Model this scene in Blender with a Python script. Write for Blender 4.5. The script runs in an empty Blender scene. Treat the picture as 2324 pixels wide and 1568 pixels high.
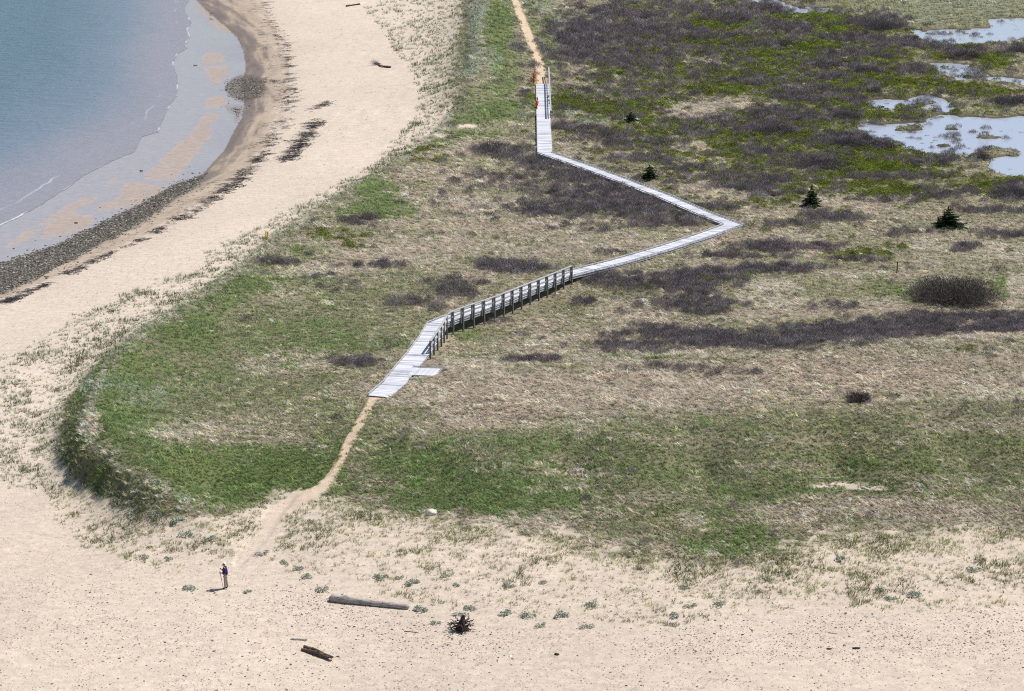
import bpy, bmesh, math, random
import numpy as np
from mathutils import Vector, Matrix

random.seed(7)
RNG = np.random.default_rng(11)
R = math.radians
scene = bpy.context.scene
COL = scene.collection

# ------------------------------------------------------------------ camera model
# sheet coordinates (u, v) of the survey picture, 2324 x 1568
F, CX, CY, HC = 5200.0, 1162.0, 784.0, 52.0
TH = math.atan(1384.0 / F)
CT, ST = math.cos(TH), math.sin(TH)

def at_z(u, v, z):
    """point of height z seen at survey coordinates (u, v)"""
    u = np.asarray(u, float); v = np.asarray(v, float); z = np.asarray(z, float)
    rx = (u - CX) / F; q = (CY - v) / F
    ry = CT + q * ST; rz = -ST + q * CT
    t = (z - HC) / rz
    return rx * t, ry * t

def to_uv(x, y, z):
    d = y * CT - (z - HC) * ST
    return CX + F * x / d, CY - F * (y * ST + (z - HC) * CT) / d

def px_per_m(v):
    return (v + 600) * 0.0186

# ------------------------------------------------------------------ noise
def _hash(ix, iy, seed):
    h = (ix.astype(np.int64) * 374761393 + iy.astype(np.int64) * 668265263 + seed * 1442695041) & 0x7fffffff
    h = ((h ^ (h >> 13)) * 1274126177) & 0x7fffffff
    h = (h ^ (h >> 16)) & 0xffffff
    return h / float(0xffffff)

def vnoise(x, y, s, seed=0):
    x = np.asarray(x) / s + 1000.0; y = np.asarray(y) / s + 1000.0
    ix = np.floor(x); iy = np.floor(y); fx = x - ix; fy = y - iy
    fx = fx * fx * (3 - 2 * fx); fy = fy * fy * (3 - 2 * fy)
    a = _hash(ix, iy, seed); b = _hash(ix + 1, iy, seed); c = _hash(ix, iy + 1, seed); d = _hash(ix + 1, iy + 1, seed)
    return ((a * (1 - fx) + b * fx) * (1 - fy) + (c * (1 - fx) + d * fx) * fy) * 2 - 1

def fbm(x, y, s, seed=0, o=3):
    r = 0; a = 0.55; t = 0
    for k in range(o):
        r = r + a * vnoise(x + 13.7 * k, y - 7.1 * k, s / (2.05 ** k), seed + k * 17); t += a; a *= 0.55
    return r / t

def sstep(a, b, x):
    t = np.clip((x - a) / (b - a), 0, 1)
    return t * t * (3 - 2 * t)

def seg_dist(px, py, poly, closed=True):
    d = np.full(np.shape(px), 1e9)
    n = len(poly)
    for i in range(n if closed else n - 1):
        ax, ay = poly[i]; bx, by = poly[(i + 1) % n]
        ex, ey = bx - ax, by - ay
        L = ex * ex + ey * ey + 1e-9
        t = np.clip(((px - ax) * ex + (py - ay) * ey) / L, 0, 1)
        d = np.minimum(d, (px - ax - t * ex) ** 2 + (py - ay - t * ey) ** 2)
    return np.sqrt(d)

def inside(px, py, poly):
    r = np.zeros(np.shape(px), bool); n = len(poly)
    for i in range(n):
        ax, ay = poly[i]; bx, by = poly[(i + 1) % n]
        if ay == by: continue
        c = ((ay > py) != (by > py)) & (px < (bx - ax) * (py - ay) / (by - ay) + ax)
        r ^= c
    return r

def sdf(px, py, poly):
    """positive inside"""
    d = seg_dist(px, py, poly)
    return np.where(inside(px, py, poly), d, -d)

# ------------------------------------------------------------------ survey of the boardwalk
BW = [(1231,190,1.85),(1233,260,1.55),(1236,347,1.3),(1310,372,1.25),(1400,405,1.2),(1500,443,1.15),(1600,486,1.15),
      (1664,510,1.15),(1600,534,1.2),(1500,566,1.3),(1400,595,1.4),(1310,617,1.5),(1278,625,1.55),(1190,661,1.55),
      (1105,695,1.55),(1020,724,1.55),(993,735,1.55),(975,766,1.52),(950,801,1.5),(925,830,1.45),(895,868,1.35),(860,899,1.22)]
BWX = []
for u, v, z in BW:
    x, y = at_z(u, v, z); BWX.append((float(x), float(y), z))
BWG = [.25,.25,.25,.25,.25,.25,.25,.25,.25,.25,.25,.3,.45,.7,.75,.75,.7,.5,.35,.3,.25,.12]   # deck above ground

# ------------------------------------------------------------------ terrain heights (u, v, z)
CP = """-150 1660 -.8;300 1660 -.8;800 1660 -.8;1300 1660 -.8;1800 1660 -.8;2450 1660 -.8;
0 1480 -.25;500 1480 -.25;1000 1490 -.25;1500 1490 -.25;2000 1490 -.25;2450 1490 -.25;
100 1350 0;512 1336 0;800 1350 0;1200 1390 .05;1600 1400 .1;2000 1390 .1;2400 1380 .1;
620 1250 .2;800 1270 .3;1000 1290 .4;1300 1320 .4;1600 1320 .4;2000 1300 .4;2400 1290 .4;
660 1150 .7;800 1160 .9;1000 1190 .9;1250 1215 .95;1500 1240 1;1700 1262 .8;1900 1200 .9;2200 1190 .9;2450 1180 .9;
850 1070 1.2;1000 1080 1.3;1300 1080 1.4;1600 1080 1.5;1900 1070 1.6;2200 1060 1.7;2450 1050 1.8;
920 945 1.6;1100 930 1.6;1250 925 1.6;1400 905 1.5;1700 880 1.5;2000 862 1.5;2324 850 1.6;
1065 748 .35;1150 712 .35;1250 672 .45;1320 642 .8;1015 775 .5;985 815 .9;
1500 690 .5;1800 680 .6;1500 625 .9;1750 605 .9;1700 660 .6;2000 650 .6;2250 690 .5;2000 580 .9;2250 560 .9;1720 540 .8;1900 500 .6;2200 500 .5;2450 560 .8;
400 850 1.3;600 850 1.2;800 850 1.2;700 700 1.2;900 700 1.3;500 1000 1.4;700 1000 1.2;300 960 1.8;300 860 1.7;520 720 1.6;700 600 1.6;
900 600 1.2;1100 600 1;1200 560 .9;1400 520 .85;1000 480 1.2;1200 430 .9;900 420 1.4;1100 350 1.1;700 1090 1;480 1110 1;600 1080 1;
900 280 .7;820 370 .6;700 440 .6;560 540 .5;450 620 .5;300 700 .4;150 780 .4;50 900 .3;50 1050 .2;100 1150 .1;300 1260 .05;0 1250 0;-100 1100 .2;-100 900 .2;
850 200 .5;750 100 .4;700 20 .4;780 300 .4;700 370 .3;500 520 .2;300 640 .1;0 790 0;-120 860 0;
640 110 -.4;655 200 -.4;640 280 -.4;590 360 -.4;500 440 -.4;330 540 -.4;150 620 -.4;0 690 -.4;600 20 -.3;-120 750 -.4;590 -30 -.3;
440 -5 -1.5;510 60 -1.5;552 140 -1.5;555 235 -1.5;510 340 -1.5;440 415 -1.5;330 465 -1.45;160 548 -1.45;0 605 -1.45;-120 650 -1.45;
430 430 -.9;250 542 -.9;0 672 -.9;603 195 -.9;
400 100 -1.6;430 250 -1.58;300 420 -1.58;100 500 -1.58;300 200 -2;0 300 -2.4;0 100 -2.6;200 0 -2.6;-150 450 -2;-150 0 -3;
985 -20 1.6;962 60 1.4;970 130 1.2;985 190 1;900 60 .7;900 -20 .8;
1140 20 3.4;1150 110 2.9;1166 0 2.6;1190 55 2.4;1210 110 2.1;1226 165 1.9;1240 20 2.9;1265 80 2.6;1285 140 2.1;1300 190 1.2;
1330 60 .8;1330 120 .7;1350 200 .5;1450 100 .3;1450 250 .5;1400 300 .7;1600 100 .2;1600 250 .2;1900 100 .1;1900 250 .1;2200 100 .1;2200 200 .1;2100 300 .05;2300 400 .1;1900 400 .3;1600 350 .4;1500 380 .7;1300 320 .9;1600 -20 .2;2000 -20 .1;2450 -20 .1;2450 250 .1;2450 420 .3;
1150 228 2.3;1095 240 2.4;1160 268 1.4;1190 175 2"""
RIDGES = [
 (40, "1048 240 2.8;1000 292 2.5;960 324 2.3;880 374 2.2;780 436 2.2;700 486 2.2;640 530 2.25;590 576 2.3;490 650 2.4;430 690 2.4;350 735 2.5;280 790 2.7;230 850 2.9;197 920 3.1;180 975 3.2;196 1012 3.1;255 1050 2.8;335 1095 2.3;425 1140 1.6;500 1165 .9"),
 (40, "1030 252 1.4;985 302 1.1;943 332 .95;862 382 .85;762 444 .75;682 494 .7;618 540 .7;563 586 .7;460 660 .7;400 698 .7;320 742 .7;248 797 .7;196 852 .65;154 915 .6;133 975 .5;140 1048 .45;192 1100 .45;266 1146 .45;345 1188 .4;432 1218 .35;500 1232 .3"),
 (60, "860 982 2.1;1000 988 3.0;1150 980 3.3;1300 974 3.6;1450 962 3.8;1600 944 4.0;1800 924 4.2;2000 904 4.3;2200 892 4.4;2450 880 4.5"),
 (60, "870 1018 1.35;1000 1030 1.5;1150 1025 1.55;1300 1020 1.6;1450 1008 1.7;1600 994 1.8;1800 975 1.9;2000 956 2.0;2200 944 2.1;2450 932 2.2"),
 (70, "1060 836 1.8;1300 828 2.0;1600 820 2.2;1900 808 2.4;2100 800 2.4;2400 795 2.4"),
 (70, "1070 862 1.5;1300 862 1.45;1600 856 1.4;1900 845 1.5;2100 838 1.5;2400 832 1.5"),
 (70, "1040 800 .5;1200 798 .5;1400 788 .4;1600 780 .4;1900 765 .4;2100 757 .4;2400 750 .4"),
 (25, "1104 -40 5.6;1100 0 5.5;1092 55 5.2;1080 130 4.6;1066 200 3.7;1050 238 2.9"),
 (25, "1058 -40 3.0;1052 0 2.9;1046 60 2.7;1038 130 2.3;1030 190 1.9"),
]
def subdiv(txt, step):
    P = [tuple(float(a) for a in p.split()) for p in txt.split(';')]; o = []
    for a, b in zip(P[:-1], P[1:]):
        n = max(1, int(math.hypot(b[0] - a[0], (b[1] - a[1]) * 1.8) / step))
        for k in range(n): o.append(tuple(a[i] + (b[i] - a[i]) * k / n for i in range(3)))
    return o + [P[-1]]
pts = [tuple(float(a) for a in p.split()) for p in CP.replace("\n", "").split(";") if p.strip()]
for (u, v, z), g in zip(BW, BWG): pts.append((u, v, z - g))
for st_, tx_ in RIDGES: pts += subdiv(tx_, st_)
pts = np.array(pts)
CPX, CPY = at_z(pts[:, 0], pts[:, 1], pts[:, 2]); CPZ = pts[:, 2]
SY = 0.55      # the land is surveyed along the view: depth counts a little less
_A = np.sqrt((CPX[:, None] - CPX) ** 2 + SY ** 2 * (CPY[:, None] - CPY) ** 2)
_n = len(CPX)
_M = np.zeros((_n + 1, _n + 1)); _M[:_n, :_n] = _A - np.eye(_n) * 0.15; _M[_n, :_n] = 1; _M[:_n, _n] = 1
_w = np.linalg.solve(_M, np.concatenate([CPZ, [0]]))

def rbf(x, y):
    x = np.ravel(x); y = np.ravel(y); out = np.empty(len(x))
    for i in range(0, len(x), 40000):
        s = slice(i, i + 40000)
        d = np.sqrt((x[s, None] - CPX) ** 2 + SY ** 2 * (y[s, None] - CPY) ** 2)
        out[s] = d @ _w[:_n] + _w[_n]
    return out

PONDS = [
 [(1689,-6),(1765,-2),(1785,10),(1818,15),(1880,20),(1860,28),(1800,26),(1775,17),(1740,10),(1695,6)],
 [(1815,50),(1846,50),(1844,57),(1818,57)],
 [(2060,62),(2090,68),(2200,68),(2250,62),(2240,45),(2265,37),(2330,40),(2560,44),(2560,88),(2324,87),(2240,97),(2180,103),(2120,97),(2080,82)],
 [(2105,150),(2140,145),(2190,148),(2235,160),(2250,170),(2310,174),(2400,186),(2400,196),(2270,186),(2230,180),(2170,184),(2170,172),(2140,166)],
 [(1960,228),(2020,224),(2060,227),(2090,217),(2120,219),(2160,233),(2168,245),(2130,248),(2080,238),(2040,243),(1995,245)],
 [(1948,286),(1975,280),(2005,286),(2090,278),(2140,258),(2180,268),(2250,265),(2310,262),(2500,272),(2500,420),(2324,402),(2280,396),(2243,376),(2250,362),(2290,350),(2275,338),(2240,337),(2200,352),(2110,353),(2060,333),(1990,312),(1958,299)],
]
ISLES = [(2070,287,55,7),(2165,291,20,3),(2140,328,22,4),(2235,309,30,4),(2285,345,34,9),(2100,234,35,3),(2200,172,40,3)]

def pond_field(x, y):
    u, v = to_uv(x, y, 0.0)
    n = fbm(x, y, 7.0, 5, 3); n2 = fbm(x, y, 2.2, 9, 2)
    best = np.full(np.shape(x), -99.0)
    for p in PONDS:
        best = np.maximum(best, sdf(u, v, p))
    for iu, iv, ru, rv in ISLES:
        if ru:
            q = 1 - np.hypot((u - iu) / ru, (v - iv) / rv)
            best = np.minimum(best, np.where(q > -.3, -q * 6 + 1, 99))
    return best + n * 6.0 + n2 * 5.5 + .5

PW = [(1167,-8,6),(1175,20,7),(1190,55,7.5),(1203,90,8),(1215,120,8.5),(1225,150,9.5),(1231,180,10),(1232,200,10)]
PL = [(862,896,9),(845,908,7),(830,935,6.5),(808,975,8),(785,1015,9),(765,1060,9.5),(748,1095,11),(710,1118,12),(665,1140,16),(630,1170,19),(602,1210,20),(572,1245,17),(540,1280,11)]

def path_mask(u, v):
    m = np.zeros(np.shape(u))
    for P in (PW, PL):
        for (a, b, w0), (c, d, w1) in zip(P[:-1], P[1:]):
            ex, ey = c - a, d - b; L = ex * ex + ey * ey
            t = np.clip(((u - a) * ex + (v - b) * ey) / L, 0, 1)
            ds = np.hypot(u - a - t * ex, (v - b - t * ey))
            w = w0 + (w1 - w0) * t
            m = np.maximum(m, 1.6 - ds / w)
    return m          # > .6 inside the path

def bw_dist(x, y):
    d = np.full(np.shape(x), 1e9); z = np.zeros(np.shape(x)); g = np.zeros(np.shape(x))
    for i in range(len(BWX) - 1):
        ax, ay, az = BWX[i]; bx, by, bz = BWX[i + 1]
        ex, ey = bx - ax, by - ay; L = ex * ex + ey * ey
        t = np.clip(((x - ax) * ex + (y - ay) * ey) / L, 0, 1)
        dd = np.hypot(x - ax - t * ex, y - ay - t * ey)
        k = dd < d
        d = np.where(k, dd, d); z = np.where(k, az + (bz - az) * t, z); g = np.where(k, BWG[i] + (BWG[i+1] - BWG[i]) * t, g)
    return d, z, g

U0, U1, V0, V1 = -150, 2480, -60, 1650
def height(x, y):
    shp = np.shape(x); x = np.ravel(np.asarray(x, float)); y = np.ravel(np.asarray(y, float))
    u, v = to_uv(x, y, 0.0)
    uc = np.clip(u, U0, U1); vc = np.clip(v, V0, V1)
    xc, yc = at_z(uc, vc, 0.0)
    h = rbf(xc, yc)
    veg = sstep(0.6, 1.2, h)
    h = h + veg * (fbm(x, y, 9, 31, 3) * 0.22 + fbm(x, y, 2.6, 41, 2) * 0.10) + (1 - veg) * fbm(x, y, 6, 51, 3) * 0.035
    rf = sstep(860, 930, uc) * sstep(880, 935, vc + .075 * (uc - 900)) * (1 - sstep(1010, 1080, vc + .075 * (uc - 900)))
    rg_ = sstep(1050, 1150, uc) * sstep(795, 815, vc + .02 * (uc - 1060)) * (1 - sstep(845, 880, vc + .02 * (uc - 1060)))
    h = h + (rf * .38 + rg_ * .28) * fbm(x, y, 2.4, 65, 3)
    # sandy hummocks in front of the dunes
    sp = sstep(0.0, 0.3, h) * (1 - sstep(0.9, 1.3, h))
    h = h + sp * fbm(x, y, 2.0, 61, 2) * 0.09
    # flats stay flat
    h = np.where(h < -1.42, np.maximum(-1.42 + (h + 1.42) * 0.75, -1.53), h)
    m = (u > 1600) & (v < 440)
    if m.any():
        pf = pond_field(x[m], y[m]); k = sstep(-3, 3, pf)
        hm = np.maximum(h[m], 0.03); h[m] = hm * (1 - k) + (-0.42) * k
    pm = sstep(0.3, 1.0, path_mask(u, v)); h = h - 0.10 * pm
    near = (u > 780) & (u < 1760) & (v > 100) & (v < 980)
    if near.any():
        d, z, g = bw_dist(x[near], y[near])
        cap = z - np.minimum(g, .22) + sstep(1.0, 2.6, d) * 3
        h[near] = np.minimum(h[near], cap)
    return h.reshape(shp)

def ground(u, v):
    """world point on the terrain at survey coordinates"""
    z = 0.0
    for _ in range(14):
        x, y = at_z(u, v, z); z = 0.4 * z + 0.6 * float(height(np.array([float(x)]), np.array([float(y)]))[0])
    return float(x), float(y), z

# ------------------------------------------------------------------ vegetation map
TY = "GMSPDLBN"
TI = {c: i for i, c in enumerate(TY)}
DENSE = [(1052,-60),(1046,60),(1030,130),(1020,190),(1030,246),(983,304),(940,334),(860,384),(760,446),(680,497),(614,544),(560,590),(456,664),(396,702),(316,746),(246,800),(194,852),(152,915),(131,975),(138,1050),(188,1104),(264,1150),(340,1172),(420,1172),(500,1166),(570,1150),(640,1132),(700,1122),(760,1140),(900,1170),(1100,1185),(1250,1205),(1450,1245),(1650,1264),(1760,1250),(1850,1222),(2100,1205),(2900,1185),(2900,-60)]
ZONES = [  # polygon, density at its far side / near side of the dense edge, falloff px
 ([(830,-60),(840,0),(872,60),(905,130),(955,180),(940,260),(1030,246),(1030,190),(1046,60),(1060,-60)], .35, 70, 1.0),
 ([(1010,185),(945,250),(915,300),(870,352),(800,398),(700,455),(600,506),(500,556),(470,590),(430,622),(350,638),(270,672),(180,712),(110,752),(50,798),(-400,860),(-400,1110),(60,1115),(150,1090),(188,1104),(138,1050),(131,975),(152,915),(194,852),(246,800),(316,746),(396,702),(456,664),(560,590),(614,544),(680,497),(760,446),(860,384),(940,334),(1030,246)], .45, 15, .7),
 ([(80,1080),(138,1050),(188,1104),(264,1150),(350,1152),(420,1150),(500,1162),(600,1150),(605,1215),(545,1262),(470,1305),(380,1300),(300,1275),(180,1235),(135,1195)], .20, 45, .9),
 ([(600,1275),(612,1225),(640,1132),(700,1122),(760,1140),(900,1170),(1100,1185),(1250,1205),(1450,1245),(1650,1264),(1760,1250),(1850,1222),(2100,1205),(2900,1185),(2900,1378),(2324,1378),(2100,1392),(1900,1380),(1750,1395),(1660,1412),(1500,1420),(1200,1400),(1000,1385),(900,1358),(760,1305),(690,1318)], .15, 75, .85),
]
FRINGE = [([(845,390),(800,412),(760,430),(720,452),(690,470),(650,490),(600,515),(550,545),(510,560),(475,582)], 9),
 ([(435,630),(400,640),(360,650),(325,652),(300,672),(270,690),(230,705),(180,725),(140,750),(100,775),(60,800)], 9),
 ([(1020,195),(975,240),(930,290),(890,345),(850,385)], 8), ([(835,20),(880,70),(905,120),(950,165),(945,190)], 7)]
RIM = [(1048,240),(1000,292),(960,324),(880,374),(780,436),(700,486),(640,530),(590,576),(490,650),(430,690),(350,735),(280,790),(230,850),(203,920),(190,975),(210,1010),(262,1048),(340,1093),(425,1140)]
BL = """
M 480 920 420 260 .7;G 450 980 380 240 .35;G 620 760 260 170 .4;G 250 900 80 110 .9;G 330 1000 130 90 .7;G 230 1010 50 60 .5;S 205 960 22 45 .75;S 240 1030 40 25 .6;G 560 1080 220 60 .95;G 700 1060 90 50 .9;G 420 1090 90 40 .8;
B 200 880 14 30 .6;B 195 940 14 14 .6;B 330 905 70 25 .3;B 260 870 50 20 .3;
S 560 960 150 40 .45;S 450 985 130 25 .5;S 640 990 90 20 .4;P 400 990 40 14 .3;M 600 900 160 70 .5;S 660 820 120 40 .45;P 760 830 70 16 .3;M 480 800 90 40 .6;G 330 830 60 40 .6;
G 430 760 90 40 .8;S 380 720 50 16 .55;S 430 700 40 14 .4;G 470 700 60 30 .6;G 560 650 70 30 .8;S 620 670 60 16 .35;G 650 600 60 25 .6;G 700 560 50 20 .5;S 740 545 55 14 .7;L 760 535 60 16 .35;L 820 560 60 14 .3;
D 640 595 45 10 .9;S 760 610 120 18 .85;P 700 620 80 12 .5;S 880 585 120 22 .8;D 770 640 60 22 .25;M 640 740 130 40 .7;G 700 760 140 40 .5;
G 860 450 55 45 .9;G 900 475 50 25 .7;G 790 490 40 25 .6;G 840 420 40 25 .6;D 820 500 48 14 .85;S 950 445 60 14 .3;
S 1000 395 90 18 .7;S 1090 410 90 16 .6;S 1010 345 80 14 .7;S 1180 335 45 25 .75;S 1100 320 60 12 .5;G 1080 305 60 14 .7;G 1000 325 30 10 .5;
D 1300 440 260 60 .4;D 1150 348 70 14 .9;D 1110 340 50 10 .7;D 1230 372 60 16 .9;D 1310 398 70 18 .9;D 1400 432 70 16 .9;D 1490 460 60 13 .9;D 1560 490 40 10 .8;L 1180 340 40 5 .4;L 960 350 50 14 .35;L 1210 360 30 6 .3;
S 1080 460 130 25 .7;S 1000 510 140 18 .6;M 1180 440 90 14 .4;D 1210 477 46 14 .85;D 1290 440 50 10 .6;D 1390 475 110 20 .8;D 1500 505 90 14 .7;S 1330 500 80 10 .5;S 1200 520 90 14 .7;G 1350 485 60 8 .3;L 1250 478 40 8 .3;
S 960 560 200 24 .6;D 850 603 80 8 .5;D 1162 611 75 13 .95;D 1110 600 50 8 .5;S 1080 625 60 14 .8;D 1030 645 70 14 .5;M 860 660 120 40 .6;D 1030 668 60 12 .6;M 900 730 130 40 .7;G 850 780 90 20 .6;D 930 690 60 12 .4;D 1000 700 30 10 .4;
D 825 822 46 12 .9;D 780 818 40 8 .5;S 1330 545 140 20 .6;S 1450 545 70 14 .6;D 1300 520 100 8 .4;S 1250 575 120 14 .5;D 1400 575 50 6 .4;
M 1090 755 80 28 .85;G 1050 760 40 20 .4;G 1045 806 45 8 .8;S 1130 730 50 8 .4;D 1125 728 50 9 .7;S 1030 790 30 12 .6;P 1010 775 12 20 .6;S 1200 740 90 26 .5;S 1250 790 80 14 .6;M 1300 715 60 16 .5;P 1390 695 60 22 .5;S 1300 770 70 12 .6;S 1380 755 50 12 .7;D 1390 762 45 8 .4;D 1500 755 80 22 .85;D 1430 790 90 14 .85;D 1330 690 40 9 .6;D 1460 645 110 20 .85;D 1340 630 50 10 .5;D 1400 625 60 10 .6;L 1450 655 60 10 .3;D 1560 650 70 24 .85;M 1400 665 80 14 .5;
D 1570 700 120 24 .75;S 1480 715 70 16 .7;S 1570 735 60 10 .6;D 1600 770 110 20 .9;D 1720 780 130 14 .9;D 1850 760 130 24 .8;D 2000 745 130 24 .85;D 2180 735 180 26 .85;S 1950 770 120 8 .4;S 2200 735 60 8 .3;S 1760 715 120 14 .7;S 1900 705 140 10 .7;S 2060 700 80 10 .6;S 2200 765 140 12 .8;
M 1300 812 260 6 .6;M 1800 818 420 7 .6;G 1750 822 300 5 .4;P 1500 842 350 8 .35;P 2000 832 300 8 .4;G 1680 818 150 10 .7;G 1450 812 130 6 .5;M 1900 812 150 10 .7;M 2200 815 150 14 .4;L 2200 795 30 8 .6;
S 1200 880 420 70 .85;S 1600 860 350 55 .9;S 2000 850 350 50 .9;S 2300 850 150 50 .85;P 1150 840 120 14 .3;M 1250 835 120 12 .5;D 1200 818 75 7 .75;P 1550 838 200 14 .45;D 1500 835 120 8 .3;D 1650 845 100 8 .3;P 2280 895 120 18 .7;P 2020 905 120 8 .5;P 1650 925 150 10 .35;P 1300 962 260 10 .5;P 1900 905 260 9 .5;P 2250 882 120 8 .5;P 1900 930 60 8 .4;S 1050 950 160 26 .8;M 940 945 60 22 .6;M 1850 880 60 8 .3;M 2250 840 90 10 .4;
M 1300 1030 460 60 .7;G 1450 1100 620 75 .5;M 1500 1140 620 60 .4;G 2050 1050 400 70 .5;G 1300 1012 420 30 .5;G 1900 975 420 32 .5;M 1800 1010 420 80 .7;M 2250 1000 220 90 .7;G 950 1050 120 50 .8;G 1120 1120 220 45 .85;G 1000 1110 130 40 .6;G 1550 1060 200 24 .4;G 1800 1120 180 20 .45;G 2200 1010 160 30 .4;G 2000 1050 200 20 .35;S 1300 1075 100 18 .35;S 1500 1000 160 12 .35;S 1900 1000 200 14 .35;S 2250 970 160 16 .35;S 1750 1060 160 14 .35;S 2120 1090 160 16 .35;S 1240 1110 120 10 .35;S 1420 1130 110 16 .35;
S 1280 1170 160 20 .4;S 1200 1185 100 12 .3;G 1560 1170 90 30 .5;M 1500 1200 120 30 .6;G 1680 1230 120 30 .8;G 1620 1195 60 14 .5;S 1800 1170 90 20 .7;S 1950 1150 160 24 .8;S 2150 1160 180 26 .85;S 1860 1200 60 14 .6;M 2250 1140 120 18 .5;P 1560 1180 40 24 .4;N 1900 1105 60 6 .7;N 1960 1112 40 5 .8;N 1600 1200 16 5 .5;
B 1085 20 22 60 .8;B 1075 130 22 60 .8;M 1030 60 40 90 .7;M 1010 150 30 60 .7;M 1060 215 30 30 .6;G 1135 60 35 80 .95;G 1150 150 40 60 .9;G 1120 215 50 30 .7;M 1170 140 26 40 .4;B 1120 140 20 30 .4;D 1180 108 14 14 .5;D 1165 90 20 8 .3;
G 1205 45 14 40 .6;G 1245 70 18 60 .85;G 1265 130 20 40 .7;B 1268 60 16 40 .7;B 1290 110 20 30 .6;S 1295 150 30 12 .4;B 1235 15 20 20 .5;G 1300 40 60 6 .5;
D 1190 217 16 10 .95;L 1206 226 16 10 .9;G 1140 240 80 14 .8;G 1090 262 60 20 .8;G 1160 262 55 14 .8;M 1180 300 40 16 .6;G 1050 280 40 12 .5;N 1058 285 22 5 .95;N 1000 308 16 5 .95;N 1075 12 8 4 .7;N 1138 156 5 4 .8;
D 1500 100 260 110 .75;D 1330 60 40 30 .9;D 1320 100 50 26 .95;D 1300 80 22 16 .8;D 1420 70 120 14 .9;D 1480 125 100 18 .95;D 1430 150 80 14 .9;S 1400 185 120 20 .4;S 1320 170 40 20 .5;M 1450 180 120 30 .4;B 1330 42 40 8 .4;L 1460 20 60 8 .4;M 1480 10 90 10 .4;S 1490 32 40 5 .3;
L 1375 168 24 10 .95;L 1372 186 12 5 .7;L 1290 232 40 22 .95;L 1390 246 90 18 .95;L 1440 262 40 8 .8;L 1340 215 70 8 .4;D 1400 215 80 10 .5;L 1480 235 50 8 .4;S 1520 275 60 25 .85;P 1550 290 50 14 .5;S 1480 300 60 14 .6;B 1290 256 40 9 .85;B 1350 270 50 8 .8;B 1410 280 30 6 .5;
D 1310 292 60 8 .85;D 1370 312 60 10 .85;S 1320 325 60 14 .7;D 1430 330 60 10 .6;L 1420 300 80 8 .5;S 1420 350 60 12 .6;D 1520 330 70 18 .7;L 1500 310 50 7 .4;S 1300 350 30 10 .6;D 1470 362 80 10 .7;P 1440 395 90 12 .5;S 1530 415 60 20 .8;S 1470 430 40 8 .4;
"""
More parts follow.
